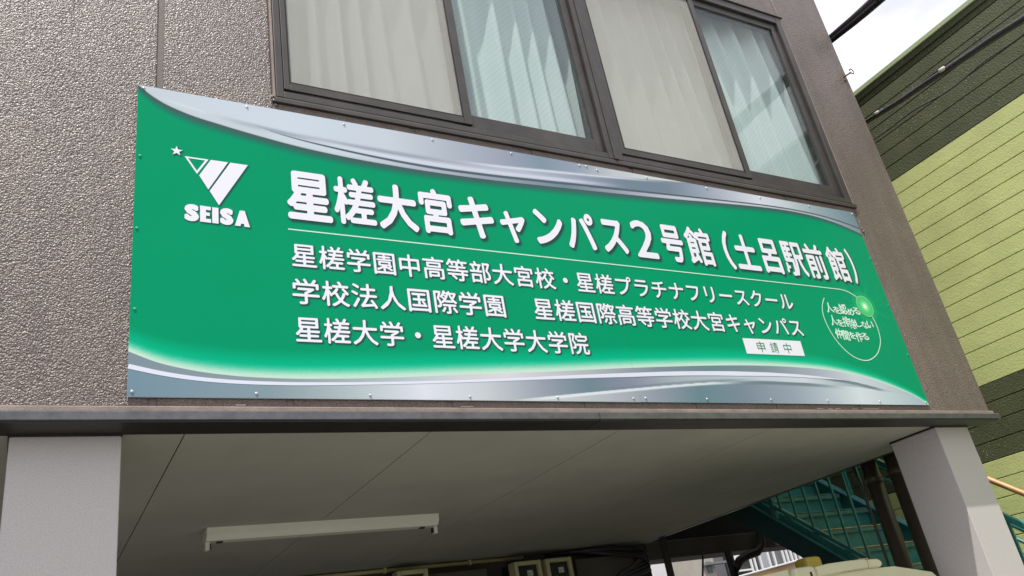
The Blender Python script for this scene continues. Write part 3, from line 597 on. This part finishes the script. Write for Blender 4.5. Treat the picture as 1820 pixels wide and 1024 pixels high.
def paint_top(x, z):
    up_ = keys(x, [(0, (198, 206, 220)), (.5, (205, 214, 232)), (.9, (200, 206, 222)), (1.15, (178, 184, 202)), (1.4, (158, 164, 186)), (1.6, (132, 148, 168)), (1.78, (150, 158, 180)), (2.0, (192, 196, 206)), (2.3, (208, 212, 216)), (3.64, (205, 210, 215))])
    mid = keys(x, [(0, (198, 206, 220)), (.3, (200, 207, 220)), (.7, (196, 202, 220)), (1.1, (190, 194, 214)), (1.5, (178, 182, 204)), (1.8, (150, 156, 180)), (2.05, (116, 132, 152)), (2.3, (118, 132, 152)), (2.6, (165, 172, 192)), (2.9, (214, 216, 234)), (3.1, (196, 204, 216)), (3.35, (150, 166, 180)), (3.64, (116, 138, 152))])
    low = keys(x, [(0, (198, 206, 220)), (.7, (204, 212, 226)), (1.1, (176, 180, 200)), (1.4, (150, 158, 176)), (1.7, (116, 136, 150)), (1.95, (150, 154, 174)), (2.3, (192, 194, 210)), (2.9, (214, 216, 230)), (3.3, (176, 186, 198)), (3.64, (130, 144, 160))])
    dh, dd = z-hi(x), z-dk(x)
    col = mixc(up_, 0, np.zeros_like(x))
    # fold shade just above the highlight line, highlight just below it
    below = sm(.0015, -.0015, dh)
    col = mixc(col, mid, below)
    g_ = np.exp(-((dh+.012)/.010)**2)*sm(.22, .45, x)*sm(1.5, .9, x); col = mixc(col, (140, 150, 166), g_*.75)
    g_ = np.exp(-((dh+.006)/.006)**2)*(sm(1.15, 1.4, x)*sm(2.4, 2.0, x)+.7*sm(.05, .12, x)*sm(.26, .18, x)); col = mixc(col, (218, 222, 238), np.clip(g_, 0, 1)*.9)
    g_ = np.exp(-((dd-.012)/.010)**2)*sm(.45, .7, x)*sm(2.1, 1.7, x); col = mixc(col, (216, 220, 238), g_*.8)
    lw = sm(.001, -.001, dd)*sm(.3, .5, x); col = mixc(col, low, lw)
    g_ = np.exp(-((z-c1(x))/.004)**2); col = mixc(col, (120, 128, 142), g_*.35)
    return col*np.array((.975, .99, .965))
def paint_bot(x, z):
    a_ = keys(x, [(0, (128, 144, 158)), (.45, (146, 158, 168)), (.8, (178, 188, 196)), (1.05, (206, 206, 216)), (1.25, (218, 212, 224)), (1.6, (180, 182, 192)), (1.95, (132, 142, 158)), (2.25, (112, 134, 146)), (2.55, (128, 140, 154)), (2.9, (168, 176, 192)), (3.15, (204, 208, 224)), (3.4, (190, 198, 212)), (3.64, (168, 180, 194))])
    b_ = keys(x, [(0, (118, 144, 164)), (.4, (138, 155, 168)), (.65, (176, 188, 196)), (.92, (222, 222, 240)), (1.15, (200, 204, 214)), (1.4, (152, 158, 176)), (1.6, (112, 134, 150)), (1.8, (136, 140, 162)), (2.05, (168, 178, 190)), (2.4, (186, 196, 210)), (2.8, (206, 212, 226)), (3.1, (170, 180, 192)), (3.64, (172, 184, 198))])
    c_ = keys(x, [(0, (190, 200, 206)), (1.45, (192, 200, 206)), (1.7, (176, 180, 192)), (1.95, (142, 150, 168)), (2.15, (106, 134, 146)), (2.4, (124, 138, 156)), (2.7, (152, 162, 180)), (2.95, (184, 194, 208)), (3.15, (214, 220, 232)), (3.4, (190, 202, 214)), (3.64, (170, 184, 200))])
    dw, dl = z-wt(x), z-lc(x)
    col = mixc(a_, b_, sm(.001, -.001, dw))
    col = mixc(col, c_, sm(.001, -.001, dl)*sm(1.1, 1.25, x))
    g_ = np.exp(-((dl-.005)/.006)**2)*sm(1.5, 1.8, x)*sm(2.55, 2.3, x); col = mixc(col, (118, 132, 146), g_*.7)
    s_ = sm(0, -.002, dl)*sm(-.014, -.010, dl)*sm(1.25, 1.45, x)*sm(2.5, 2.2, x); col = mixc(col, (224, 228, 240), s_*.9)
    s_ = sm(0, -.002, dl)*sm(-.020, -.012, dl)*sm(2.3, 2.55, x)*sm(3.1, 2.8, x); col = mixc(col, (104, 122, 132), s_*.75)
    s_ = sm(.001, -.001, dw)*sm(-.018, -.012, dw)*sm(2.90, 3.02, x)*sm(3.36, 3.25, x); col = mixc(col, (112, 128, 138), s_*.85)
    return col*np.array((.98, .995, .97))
GREEN = np.array((0., 150., 104.)); MINT = np.array((0., 178., 132.)); GLOW = np.array((196., 226., 208.)); SHADE = np.array((72., 92., 94.))
shadow_list = []        # filled by the lettering
def paint_green(x, z):
    col = np.zeros(x.shape+(3,)); col[...] = GREEN
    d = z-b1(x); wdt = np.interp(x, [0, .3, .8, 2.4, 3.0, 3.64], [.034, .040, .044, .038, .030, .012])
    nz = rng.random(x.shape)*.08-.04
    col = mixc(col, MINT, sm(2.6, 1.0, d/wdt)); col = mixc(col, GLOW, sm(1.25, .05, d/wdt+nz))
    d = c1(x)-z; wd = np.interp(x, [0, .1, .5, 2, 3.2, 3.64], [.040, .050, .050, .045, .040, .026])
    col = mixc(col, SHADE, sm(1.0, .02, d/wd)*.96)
    # lens-like glow printed round the circle at the right
    r_ = np.hypot(x-FX, z-FZ)
    col = mixc(col, (30, 172, 120), sm(.092, .080, r_)*.55)
    ang = np.arctan2(z-FZ, x-FX); ray_ = (np.abs(np.sin(ang*7+.6))**12*.5+np.abs(np.sin(ang*4.5))**18*.5)*np.clip(1-r_/.20, 0, 1)
    col = mixc(col, (60, 190, 130), ray_*.5)
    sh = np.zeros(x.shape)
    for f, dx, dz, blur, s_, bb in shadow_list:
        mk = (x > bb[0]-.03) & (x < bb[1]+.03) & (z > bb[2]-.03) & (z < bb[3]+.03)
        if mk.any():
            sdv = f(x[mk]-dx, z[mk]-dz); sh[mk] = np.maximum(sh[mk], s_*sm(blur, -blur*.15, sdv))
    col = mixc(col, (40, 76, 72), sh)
    return col
FX, FZ = 3.431, .530

# ---- lettering: outlines of the built-in font, thinned and re-grown so that stroke ends are round
glyph_cache = {}
def outline(ch):
    cu = bpy.data.curves.new('glyph', 'FONT'); cu.body = ch; cu.size = 1; cu.resolution_u = 3
    to = bpy.data.objects.new('glyph', cu); C.objects.link(to)
    dg = bpy.context.evaluated_depsgraph_get(); me = bpy.data.meshes.new_from_object(to.evaluated_get(dg))
    V_ = np.array([(v.co.x, v.co.y) for v in me.vertices]); cnt = {}
    for p_ in me.polygons:
        for e_ in p_.edge_keys: cnt[e_] = cnt.get(e_, 0)+1
    E_ = np.array([e_ for e_, n__ in cnt.items() if n__ == 1])
    C.objects.unlink(to); bpy.data.objects.remove(to); bpy.data.curves.remove(cu); bpy.data.meshes.remove(me)
    return V_[E_[:, 0]], V_[E_[:, 1]]
def seg_sdf(A_, D_, P_):
    """signed distance (negative inside) to closed outline made of segments"""
    out = np.full(len(P_), 9.); cross = np.zeros(len(P_), int)
    for a_, d_ in zip(A_, D_):
        ab = d_-a_; L2 = max(ab@ab, 1e-14); t_ = np.clip(((P_-a_)@ab)/L2, 0, 1); q = P_-a_-t_[:, None]*ab
        out = np.minimum(out, q[:, 0]**2+q[:, 1]**2)
        if a_[1] != d_[1]:
            c_ = ((a_[1] > P_[:, 1]) != (d_[1] > P_[:, 1])); xi = a_[0]+(P_[:, 1]-a_[1])*(ab[0]/ab[1]); cross += (c_ & (P_[:, 0] < xi))
    return np.where(cross % 2 == 1, -1, 1)*np.sqrt(out)
def edt_from(F, h, level):
    """distance outside the set F<level on a grid, brute force from its contour points"""
    pts = []
    ny, nx = F.shape
    a_, b_ = F[:, :-1]-level, F[:, 1:]-level; m_ = (a_*b_ < 0); iy, ix = np.nonzero(m_); t_ = a_[m_]/(a_[m_]-b_[m_]); pts.append(np.stack([ix+t_, iy+0.0], 1))
    a_, b_ = F[:-1]-level, F[1:]-level; m_ = (a_*b_ < 0); iy, ix = np.nonzero(m_); t_ = a_[m_]/(a_[m_]-b_[m_]); pts.append(np.stack([ix+0.0, iy+t_], 1))
    P_ = np.concatenate(pts)
    if len(P_) == 0: return F-level
    Y_, X_ = np.mgrid[0:ny, 0:nx]; best = np.full(F.shape, 1e9)
    for k_ in range(0, len(P_), 64):
        q = P_[k_:k_+64]; d2 = (X_[..., None]-q[:, 0])**2+(Y_[..., None]-q[:, 1])**2; best = np.minimum(best, d2.min(-1))
    return np.where(F < level, -1, 1)*np.sqrt(best)*h
def glyph(ch, thin, grow, n_=96, rough=0.0):
    """returns (field array, origin, step, bbox of result) for a glyph scaled so that its em is 1"""
    key = (ch, thin, grow, n_, rough)
    if key in glyph_cache: return glyph_cache[key]
    A_, D_ = outline(ch)
    if rough:      # loose brush hand: bend and lean the strokes
        sd_ = ord(ch) % 11
        wp = lambda P_: np.stack([P_[:, 0]+.03*np.sin(P_[:, 1]*6+sd_)+.05*np.sin(P_[:, 1]*2.2+sd_*2), P_[:, 1]+.03*np.sin(P_[:, 0]*5.5+sd_*1.7)], 1)
        A_, D_ = wp(A_), wp(D_)
    lo = np.minimum(A_.min(0), D_.min(0)); hi_ = np.maximum(A_.max(0), D_.max(0)); pad = grow+.03
    h = (max(hi_-lo)+2*pad)/n_
    nx = int((hi_[0]-lo[0]+2*pad)/h)+2; ny = int((hi_[1]-lo[1]+2*pad)/h)+2
    Y_, X_ = np.mgrid[0:ny, 0:nx]; P_ = np.stack([X_.ravel()*h+lo[0]-pad, Y_.ravel()*h+lo[1]-pad], 1)
    F = seg_sdf(A_, D_, P_).reshape(ny, nx)
    if thin > 0: F = edt_from(F, h, -thin)
    if rough:
        nn = np.zeros_like(F)
        for s_ in (9, 17, 31): nn += np.sin(X_*h*s_*2+ord(ch[0]) % 7)*np.cos(Y_*h*s_*1.7+1.3)/3
        F = F+rough*nn
    F = F-grow
    m_ = F < 0; iy, ix = np.nonzero(m_)
    bb = (ix.min()*h+lo[0]-pad-h*.5, ix.max()*h+lo[0]-pad+h*.5, iy.min()*h+lo[1]-pad-h*.5, iy.max()*h+lo[1]-pad+h*.5)
    glyph_cache[key] = (F, (lo[0]-pad, lo[1]-pad), h, bb, {}); return glyph_cache[key]
def field_mesh(F, org, h, name):
    """flat faces covering the region F<0 in the xz plane"""
    vs = []; fs = []; idx = {}
    def V(x_, y_):
        k_ = (round(x_, 5), round(y_, 5))
        if k_ not in idx: idx[k_] = len(vs); vs.append((org[0]+x_*h, 0.0, org[1]+y_*h))
        return idx[k_]
    ny, nx = F.shape; ins = F < 0
    full = ins[:-1, :-1] & ins[1:, :-1] & ins[:-1, 1:] & ins[1:, 1:]; any_ = ins[:-1, :-1] | ins[1:, :-1] | ins[:-1, 1:] | ins[1:, 1:]
    for j in range(ny-1):
        row = full[j]; i = 0
        while i < nx-1:
            if row[i]:
                s_ = i
                while i < nx-1 and row[i]: i += 1
                fs.append((V(s_, j), V(i, j), V(i, j+1), V(s_, j+1)))
            else: i += 1
    for j, i in zip(*np.nonzero(any_ & ~full)):
        cs = [(i, j), (i+1, j), (i+1, j+1), (i, j+1)]; fv = [F[j, i], F[j, i+1], F[j+1, i+1], F[j+1, i]]; poly = []
        for k_ in range(4):
            a_, b_ = fv[k_], fv[(k_+1) % 4]; p_, q = cs[k_], cs[(k_+1) % 4]
            if a_ < 0: poly.append(V(*p_))
            if (a_ < 0) != (b_ < 0):
                t_ = a_/(a_-b_); poly.append(V(p_[0]+(q[0]-p_[0])*t_, p_[1]+(q[1]-p_[1])*t_))
        pl = []
        for v_ in poly:
            if v_ not in pl: pl.append(v_)
        if len(pl) >= 3: fs.append(tuple(pl))
    me = bpy.data.meshes.new(name); me.from_pydata(vs, [], fs)
    return me
off_sg = Vector(sg.location)
def put_glyph(ch, x0, x1, z0, z1, material, thin, grow, fit='bbox', y=-.0008, shadow=None, parent=None, name='character', rough=0.0, n_=96, shear=0.0):
    F, org, h, bb, mc = glyph(ch, thin, grow, n_, rough)
    if 'm' not in mc: mc['m'] = field_mesh(F, org, h, name)
    if fit == 'bbox': sx = (x1-x0)/(bb[1]-bb[0]); sz = (z1-z0)/(bb[3]-bb[2]); tx = x0-bb[0]*sx; tz = z0-bb[2]*sz
    else:           # em cell: x0..x1 is the advance, z0..z1 the body
        sx = x1-x0; sz = z1-z0; tx = x0; tz = z0 + .12*sz
    me = mc['m'] if shear == 0 and material.name in mc.get('mat', {material.name}) else mc['m'].copy()
    if len(me.materials) == 0: me.materials.append(material); mc['mat'] = {material.name}
    elif me.materials[0] is not material: me = me.copy(); me.materials.clear(); me.materials.append(material)
    o = bpy.data.objects.new(name, me); C.objects.link(o); o.parent = parent or sg
    o.scale = (sx, 1, sz); o.location = Vector((tx, y, tz))-off_sg
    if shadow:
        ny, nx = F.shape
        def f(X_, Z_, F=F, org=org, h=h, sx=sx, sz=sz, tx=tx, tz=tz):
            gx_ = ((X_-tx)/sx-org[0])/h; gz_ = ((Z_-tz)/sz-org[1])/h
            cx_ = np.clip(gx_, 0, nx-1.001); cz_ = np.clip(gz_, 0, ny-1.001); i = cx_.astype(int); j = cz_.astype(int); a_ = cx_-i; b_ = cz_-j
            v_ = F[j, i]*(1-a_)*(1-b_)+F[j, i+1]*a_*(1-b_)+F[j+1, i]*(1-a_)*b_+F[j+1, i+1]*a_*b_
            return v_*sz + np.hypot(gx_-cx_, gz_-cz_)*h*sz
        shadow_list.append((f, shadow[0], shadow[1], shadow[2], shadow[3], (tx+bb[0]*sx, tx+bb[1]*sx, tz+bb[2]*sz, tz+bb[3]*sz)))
    return o
title = [('星',.489,.649,.657,.861),('槎',.658,.815,.660,.865),('大',.826,.981,.661,.863),('宮',.994,1.134,.664,.867),('キ',1.161,1.312,.667,.858),('ャ',1.341,1.458,.665,.812),('ン',1.504,1.643,.675,.843),('パ',1.659,1.806,.674,.854),('ス',1.842,1.968,.675,.842),('2',2.013,2.134,.668,.860),('号',2.170,2.297,.664,.858),('館',2.317,2.473,.663,.865),('（',2.547,2.596,.661,.871),('土',2.613,2.764,.668,.865),('呂',2.792,2.916,.665,.860),('駅',2.942,3.092,.665,.863),('前',3.104,3.243,.664,.867),('館',3.272,3.410,.663,.867),('）',3.434,3.469,.661,.870)]
for ch, a_, b_, z0, z1 in title:
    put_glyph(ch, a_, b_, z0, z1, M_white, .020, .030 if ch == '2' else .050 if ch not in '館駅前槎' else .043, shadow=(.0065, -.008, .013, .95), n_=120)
def text_row(s, xc0, pitch, zc, size, mat_=M_white, sh=(.0035, -.004, .007, .9), **k_):
    for i, ch in enumerate(s):
        if ch in ' 　': continue
        xc = xc0+i*pitch; w_ = pitch*.985
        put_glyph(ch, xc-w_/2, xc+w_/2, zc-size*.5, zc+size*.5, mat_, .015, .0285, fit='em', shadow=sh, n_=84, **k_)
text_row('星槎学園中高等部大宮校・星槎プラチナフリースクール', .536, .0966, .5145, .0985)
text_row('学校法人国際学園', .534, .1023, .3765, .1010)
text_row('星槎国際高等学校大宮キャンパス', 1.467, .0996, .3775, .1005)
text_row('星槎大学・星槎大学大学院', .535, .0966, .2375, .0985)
# white "pending" box
def flat(pts, y, material, name, parent=sg):
    vs = [(a_, y, b_) for a_, b_ in pts]; o = obj(name, (vs, [tuple(range(len(vs)))]), material, parent); return o
flat([(2.491, .2305), (2.858, .2330), (2.861, .3085), (2.491, .3055)][::-1], -.0007, M_white, 'white_box')
for ch, xc in (('申', 2.591), ('請', 2.674), ('中', 2.759)): put_glyph(ch, xc-.024, xc+.024, .242, .294, M_txtgreen, .018, .016, y=-.0014, n_=72)
# brush written motto
for s, x0, x1, z0, z1 in (('人を認める', 3.128, 3.375, .470, .520), ('人を排除しない', 3.126, 3.440, .400, .450), ('仲間を作る', 3.128, 3.368, .330, .378)):
    n_c = len(s); wd = (x1-x0)/n_c
    for i, ch in enumerate(s):
        e = (.006, -.002, .004, -.005, .003, -.003, .002)[i]
        xx = x0+i*wd; big = 1.0 if ord(ch) > 0x4e00 else .78
        put_glyph(ch, xx-.001, xx+wd*1.03, z0+e+(.004 if big < 1 else -.002), z0+e+(z1-z0)*big*1.08+.003, M_rule, 0.012, .038, y=-.0008, rough=.014, n_=64)
# SEISA mark
def poly_sdf(pts):
    A_ = np.array(pts); D_ = np.roll(A_, -1, 0); return lambda X_, Z_: seg_sdf(A_, D_, np.stack([X_, Z_], 1))
def mark(pts, name):
    flat(pts, -.0008, M_white, name); a_ = np.array(pts)
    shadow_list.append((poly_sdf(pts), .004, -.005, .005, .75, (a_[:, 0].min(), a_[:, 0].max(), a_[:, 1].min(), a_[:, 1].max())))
for ch, a_, b_ in (('S', .151, .196), ('S', .262, .305)):
    put_glyph(ch, a_, b_, .603, .668, M_white, 0, .080, shadow=(.003, -.004, .005, .7), n_=72, name='letter')
mark([(.199, .605), (.199, .667), (.233, .6655), (.2325, .652), (.2175, .6525), (.2175, .643), (.2295, .6425), (.2295, .630), (.2175, .630), (.2175, .6185), (.233, .618), (.2335, .6045)], 'letter')
mark([(.237, .6045), (.237, .6655), (.257, .6655), (.257, .6045)], 'letter')
mark([(.309, .604), (.326, .6655), (.342, .6655), (.358, .603), (.340, .6035), (.3385, .614), (.329, .614), (.327, .604)], 'letter')
star = []
for k_ in range(10):
    r_ = .020 if k_ % 2 == 0 else .0082; an = math.pi/2+k_*math.pi/5; star.append((.125+r_*math.cos(an), .8715+r_*math.sin(an)))
mark(star, 'star')
mark([(.2345, .855), (.291, .855), (.2255, .733), (.1965, .785)], 'logo_stripe'); mark([(.2985, .855), (.3575, .855), (.259, .676), (.2295, .7285)], 'logo_stripe')
tri_o = [(.1500, .855), (.2270, .855), (.1895, .790)]; tri_i = [(.1610, .849), (.2160, .849), (.1893, .8025)]
vs = [(a_, -.0008, b_) for a_, b_ in tri_o+tri_i]; obj('logo_triangle', (vs, [(0, 1, 4, 3), (1, 2, 5, 4), (2, 0, 3, 5)]), M_white, sg)
# thin rule running into the open ring round the motto
def ribbon(pts, wd, y, material, name, taper=None):
    vs = []; fs = []
    P_ = [Vector((a_, 0, b_)) for a_, b_ in pts]
    for i, p_ in enumerate(P_):
        d = (P_[min(i+1, len(P_)-1)]-P_[max(i-1, 0)]).normalized(); n__ = Vector((-d.z, 0, d.x)); ww = wd[i] if isinstance(wd, (list, tuple)) else wd
        vs += [tuple(Vector((0, y, 0))+p_+n__*ww/2), tuple(Vector((0, y, 0))+p_-n__*ww/2)]
    for i in range(len(P_)-1): fs.append((2*i, 2*i+1, 2*i+3, 2*i+2))
    return obj(name, (vs, fs), material, sg)
ring = [(3.287, .6155), (3.335, .608), (3.380, .5885), (3.410, .566), (3.432, .532), (3.453, .490), (3.4645, .446), (3.4655, .397), (3.449, .336), (3.400, .276), (3.340, .240), (3.279, .2255), (3.212, .238), (3.155, .276), (3.112, .335), (3.090, .404), (3.0885, .465), (3.107, .514), (3.140, .556)]
fine = []
for i in range(len(ring)-1):
    p0, p1, p2, p3 = [np.array(ring[max(0, min(len(ring)-1, k_))]) for k_ in (i-1, i, i+1, i+2)]
    for s_ in range(6):
        t_ = s_/6; fine.append(tuple(.5*((2*p1)+(-p0+p2)*t_+(2*p0-5*p1+4*p2-p3)*t_*t_+(-p0+3*p1-3*p2+p3)*t_**3)))
fine.append(ring[-1])
ribbon([(.486, .6135), (1.95, .6155), (3.10, .6165)]+fine, .0048, -.0006, M_rule, 'rule_line')
# printed flare: disc with a bright heart (flat print in rings)
def disc(r0, r1, y, n_=48, ncol=8, col=None, name='flare_disc'):
    vs = []; fs = []; cl = []
    for j in range(ncol+1):
        rr = r0+(r1-r0)*j/ncol
        for k_ in range(n_):
            a_ = 2*math.pi*k_/n_; vs.append((FX+rr*math.cos(a_), y, FZ+rr*math.sin(a_))); cl.append(col(rr))
    for j in range(ncol):
        for k_ in range(n_): a_ = j*n_+k_; b_ = j*n_+(k_+1) % n_; fs.append((a_, b_, b_+n_, a_+n_))
    o = obj(name, (vs, fs), M_print, sg); at = o.data.color_attributes.new('print', 'FLOAT_COLOR', 'POINT')
    at.data.foreach_set('color', np.array([(*lin(*c_), 1) for c_ in cl]).ravel()); return o
def flc(r):
    ks = [0, .008, .018, .034, .0555, .0565, .0610, .0620]; R_ = [238, 225, 140, 80, 66, 130, 140, 60]; G_ = [255, 250, 226, 204, 192, 214, 216, 180]; B_ = [225, 215, 160, 132, 126, 110, 105, 120]
    return (np.interp(r, ks, R_), np.interp(r, ks, G_), np.interp(r, ks, B_))
disc(.0002, .0605, -.0010, col=flc, ncol=30)

# ---- printed panels (two sheets, seam near the middle)
def tolin(c_):
    c_ = np.clip(c_, 0, 255)/255; return np.where(c_ <= .04045, c_/12.92, ((c_+.055)/1.055)**2.4)
def sheet(x0, x1, y, name, label):
    nxs = int((x1-x0)/.0042)+1; xs = np.linspace(x0, x1, nxs); allv = []; allc = []; allf = []; base = 0
    zc1 = np.minimum(c1(xs), H-.0004); zb1 = np.maximum(b1(xs), .0004)
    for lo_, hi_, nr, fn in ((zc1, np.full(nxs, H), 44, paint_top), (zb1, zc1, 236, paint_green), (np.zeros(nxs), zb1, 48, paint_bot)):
        tt = np.linspace(0, 1, nr+1)[:, None]; Z_ = lo_[None]+(hi_-lo_)[None]*tt; X_ = np.repeat(xs[None], nr+1, 0)
        cl = tolin(fn(X_, Z_)); allv.append(np.stack([X_.ravel(), np.full(X_.size, y), Z_.ravel()], 1)); allc.append(cl.reshape(-1, 3))
        j, i = np.mgrid[0:nr, 0:nxs-1]; a_ = base+j*nxs+i; allf.append(np.stack([a_, a_+1, a_+1+nxs, a_+nxs], -1).reshape(-1, 4)); base += X_.size
    v_ = np.concatenate(allv)-np.array(off_sg); f_ = np.concatenate(allf); c_ = np.concatenate(allc)
    me = bpy.data.meshes.new(name); me.vertices.add(len(v_)); me.vertices.foreach_set('co', v_.ravel().astype(np.float32))
    me.loops.add(f_.size); me.loops.foreach_set('vertex_index', f_.ravel().astype(np.int32)); me.polygons.add(len(f_))
    me.polygons.foreach_set('loop_start', np.arange(0, f_.size, 4, dtype=np.int32)); me.update(); me.validate()
    at = me.color_attributes.new('print', 'FLOAT_COLOR', 'POINT'); at.data.foreach_set('color', np.concatenate([c_, np.ones((len(c_), 1))], 1).ravel().astype(np.float32))
    me.materials.append(M_print); o = bpy.data.objects.new(name, me); C.objects.link(o); o.parent = sg; o['label'] = label; return o
SEAM = 1.835
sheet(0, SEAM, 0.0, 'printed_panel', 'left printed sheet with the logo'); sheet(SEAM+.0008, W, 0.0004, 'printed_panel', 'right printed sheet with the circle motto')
obj('panel_core', B(0, SEAM, .0006, .0036, -.0012, H+.0006), M_alu, sg); obj('panel_core', B(SEAM+.0012, W, .001, .004, .0006, H+.0008), M_alu, sg)
# standoff rails behind the board
for z in (.03, .56, 1.09): obj('mounting_rail', B(.05, 3.59, .0045, WY-.0002, z-.012, z+.012), M_alu, sg)
# crisp printed stripes
xs_ = np.linspace(.44, 3.64, 90); th = np.interp(xs_, [.44, .7, 1.1, 1.6, 2.2, 2.6, 3.2, 3.64], [.0008, .007, .011, .011, .008, .006, .005, .005])
M_dstripe = mat('dark_print', lin(66, 86, 98), .34, var=(2, .15)); M_lstripe = mat('pale_print', lin(222, 226, 242), .34, var=(2, .02))
ribbon([(float(x_), float(dk(np.array(x_)))-float(h_)/2) for x_, h_ in zip(xs_, th)], [float(h_) for h_ in th], -.0005, M_dstripe, 'printed_stripe')
xs_ = np.linspace(.001, 3.10, 90); th = np.interp(xs_, [0, .4, .7, 1.0, 1.3, 1.8, 2.4, 2.9, 3.1], [.0145, .011, .009, .009, .011, .017, .020, .010, .0006])
ribbon([(float(x_), float(wt(np.array(x_)))-float(h_)/2) for x_, h_ in zip(xs_, th)], [float(h_) for h_ in th], -.0005, M_lstripe, 'printed_stripe')
# screws
bm = bmesh.new()
prof = [(.0, -.0042), (.0035, -.0040), (.0062, -.0026), (.0075, -.0006), (.0078, .0008)]
prev = None
for r_, y_ in prof:
    ring_ = [bm.verts.new((r_*math.cos(2*math.pi*k_/12), y_, r_*math.sin(2*math.pi*k_/12))) for k_ in range(12)] if r_ > 0 else [bm.verts.new((0, y_, 0))]
    if prev:
        for k_ in range(12):
            if len(prev) == 1: bm.faces.new((prev[0], ring_[k_], ring_[(k_+1) % 12]))
            else: bm.faces.new((prev[k_], ring_[k_], ring_[(k_+1) % 12], prev[(k_+1) % 12]))
    prev = ring_
bmesh.ops.recalc_face_normals(bm, faces=bm.faces)
me_s = bpy.data.meshes.new('screw'); bm.to_mesh(me_s); bm.free(); me_g = me_s.copy(); me_s.materials.append(M_screw); me_g.materials.append(M_screwg)
for p_ in list(me_s.polygons)+list(me_g.polygons): p_.use_smooth = True
scr = [(.018, 1.113), (.361, 1.110), (.723, 1.109), (1.092, 1.110), (1.458, 1.112), (1.809, 1.112), (1.847, 1.115), (1.903, 1.104), (2.188, 1.112), (2.56, 1.112), (2.922, 1.112), (3.283, 1.112), (3.628, 1.112),
       (.013, .015), (.361, .014), (.725, .013), (1.089, .013), (1.451, .014), (1.803, .014), (1.863, .016), (2.183, .016), (2.551, .017), (2.910, .016), (3.272, .015), (3.622, .013)]
for x, z in scr:
    o = bpy.data.objects.new('screw', me_s); C.objects.link(o); o.parent = sg; o.location = Vector((x, -.0005, z))-off_sg; o.scale = (.66, .7, .66)
for x, z in ((.013, .831), (.011, .556), (.013, .276), (3.628, .83), (3.628, .55), (3.628, .27)):
    o = bpy.data.objects.new('screw', me_g); C.objects.link(o); o.parent = sg; o.location = Vector((x, -.0005, z))-off_sg; o.scale = (.66, .7, .66)
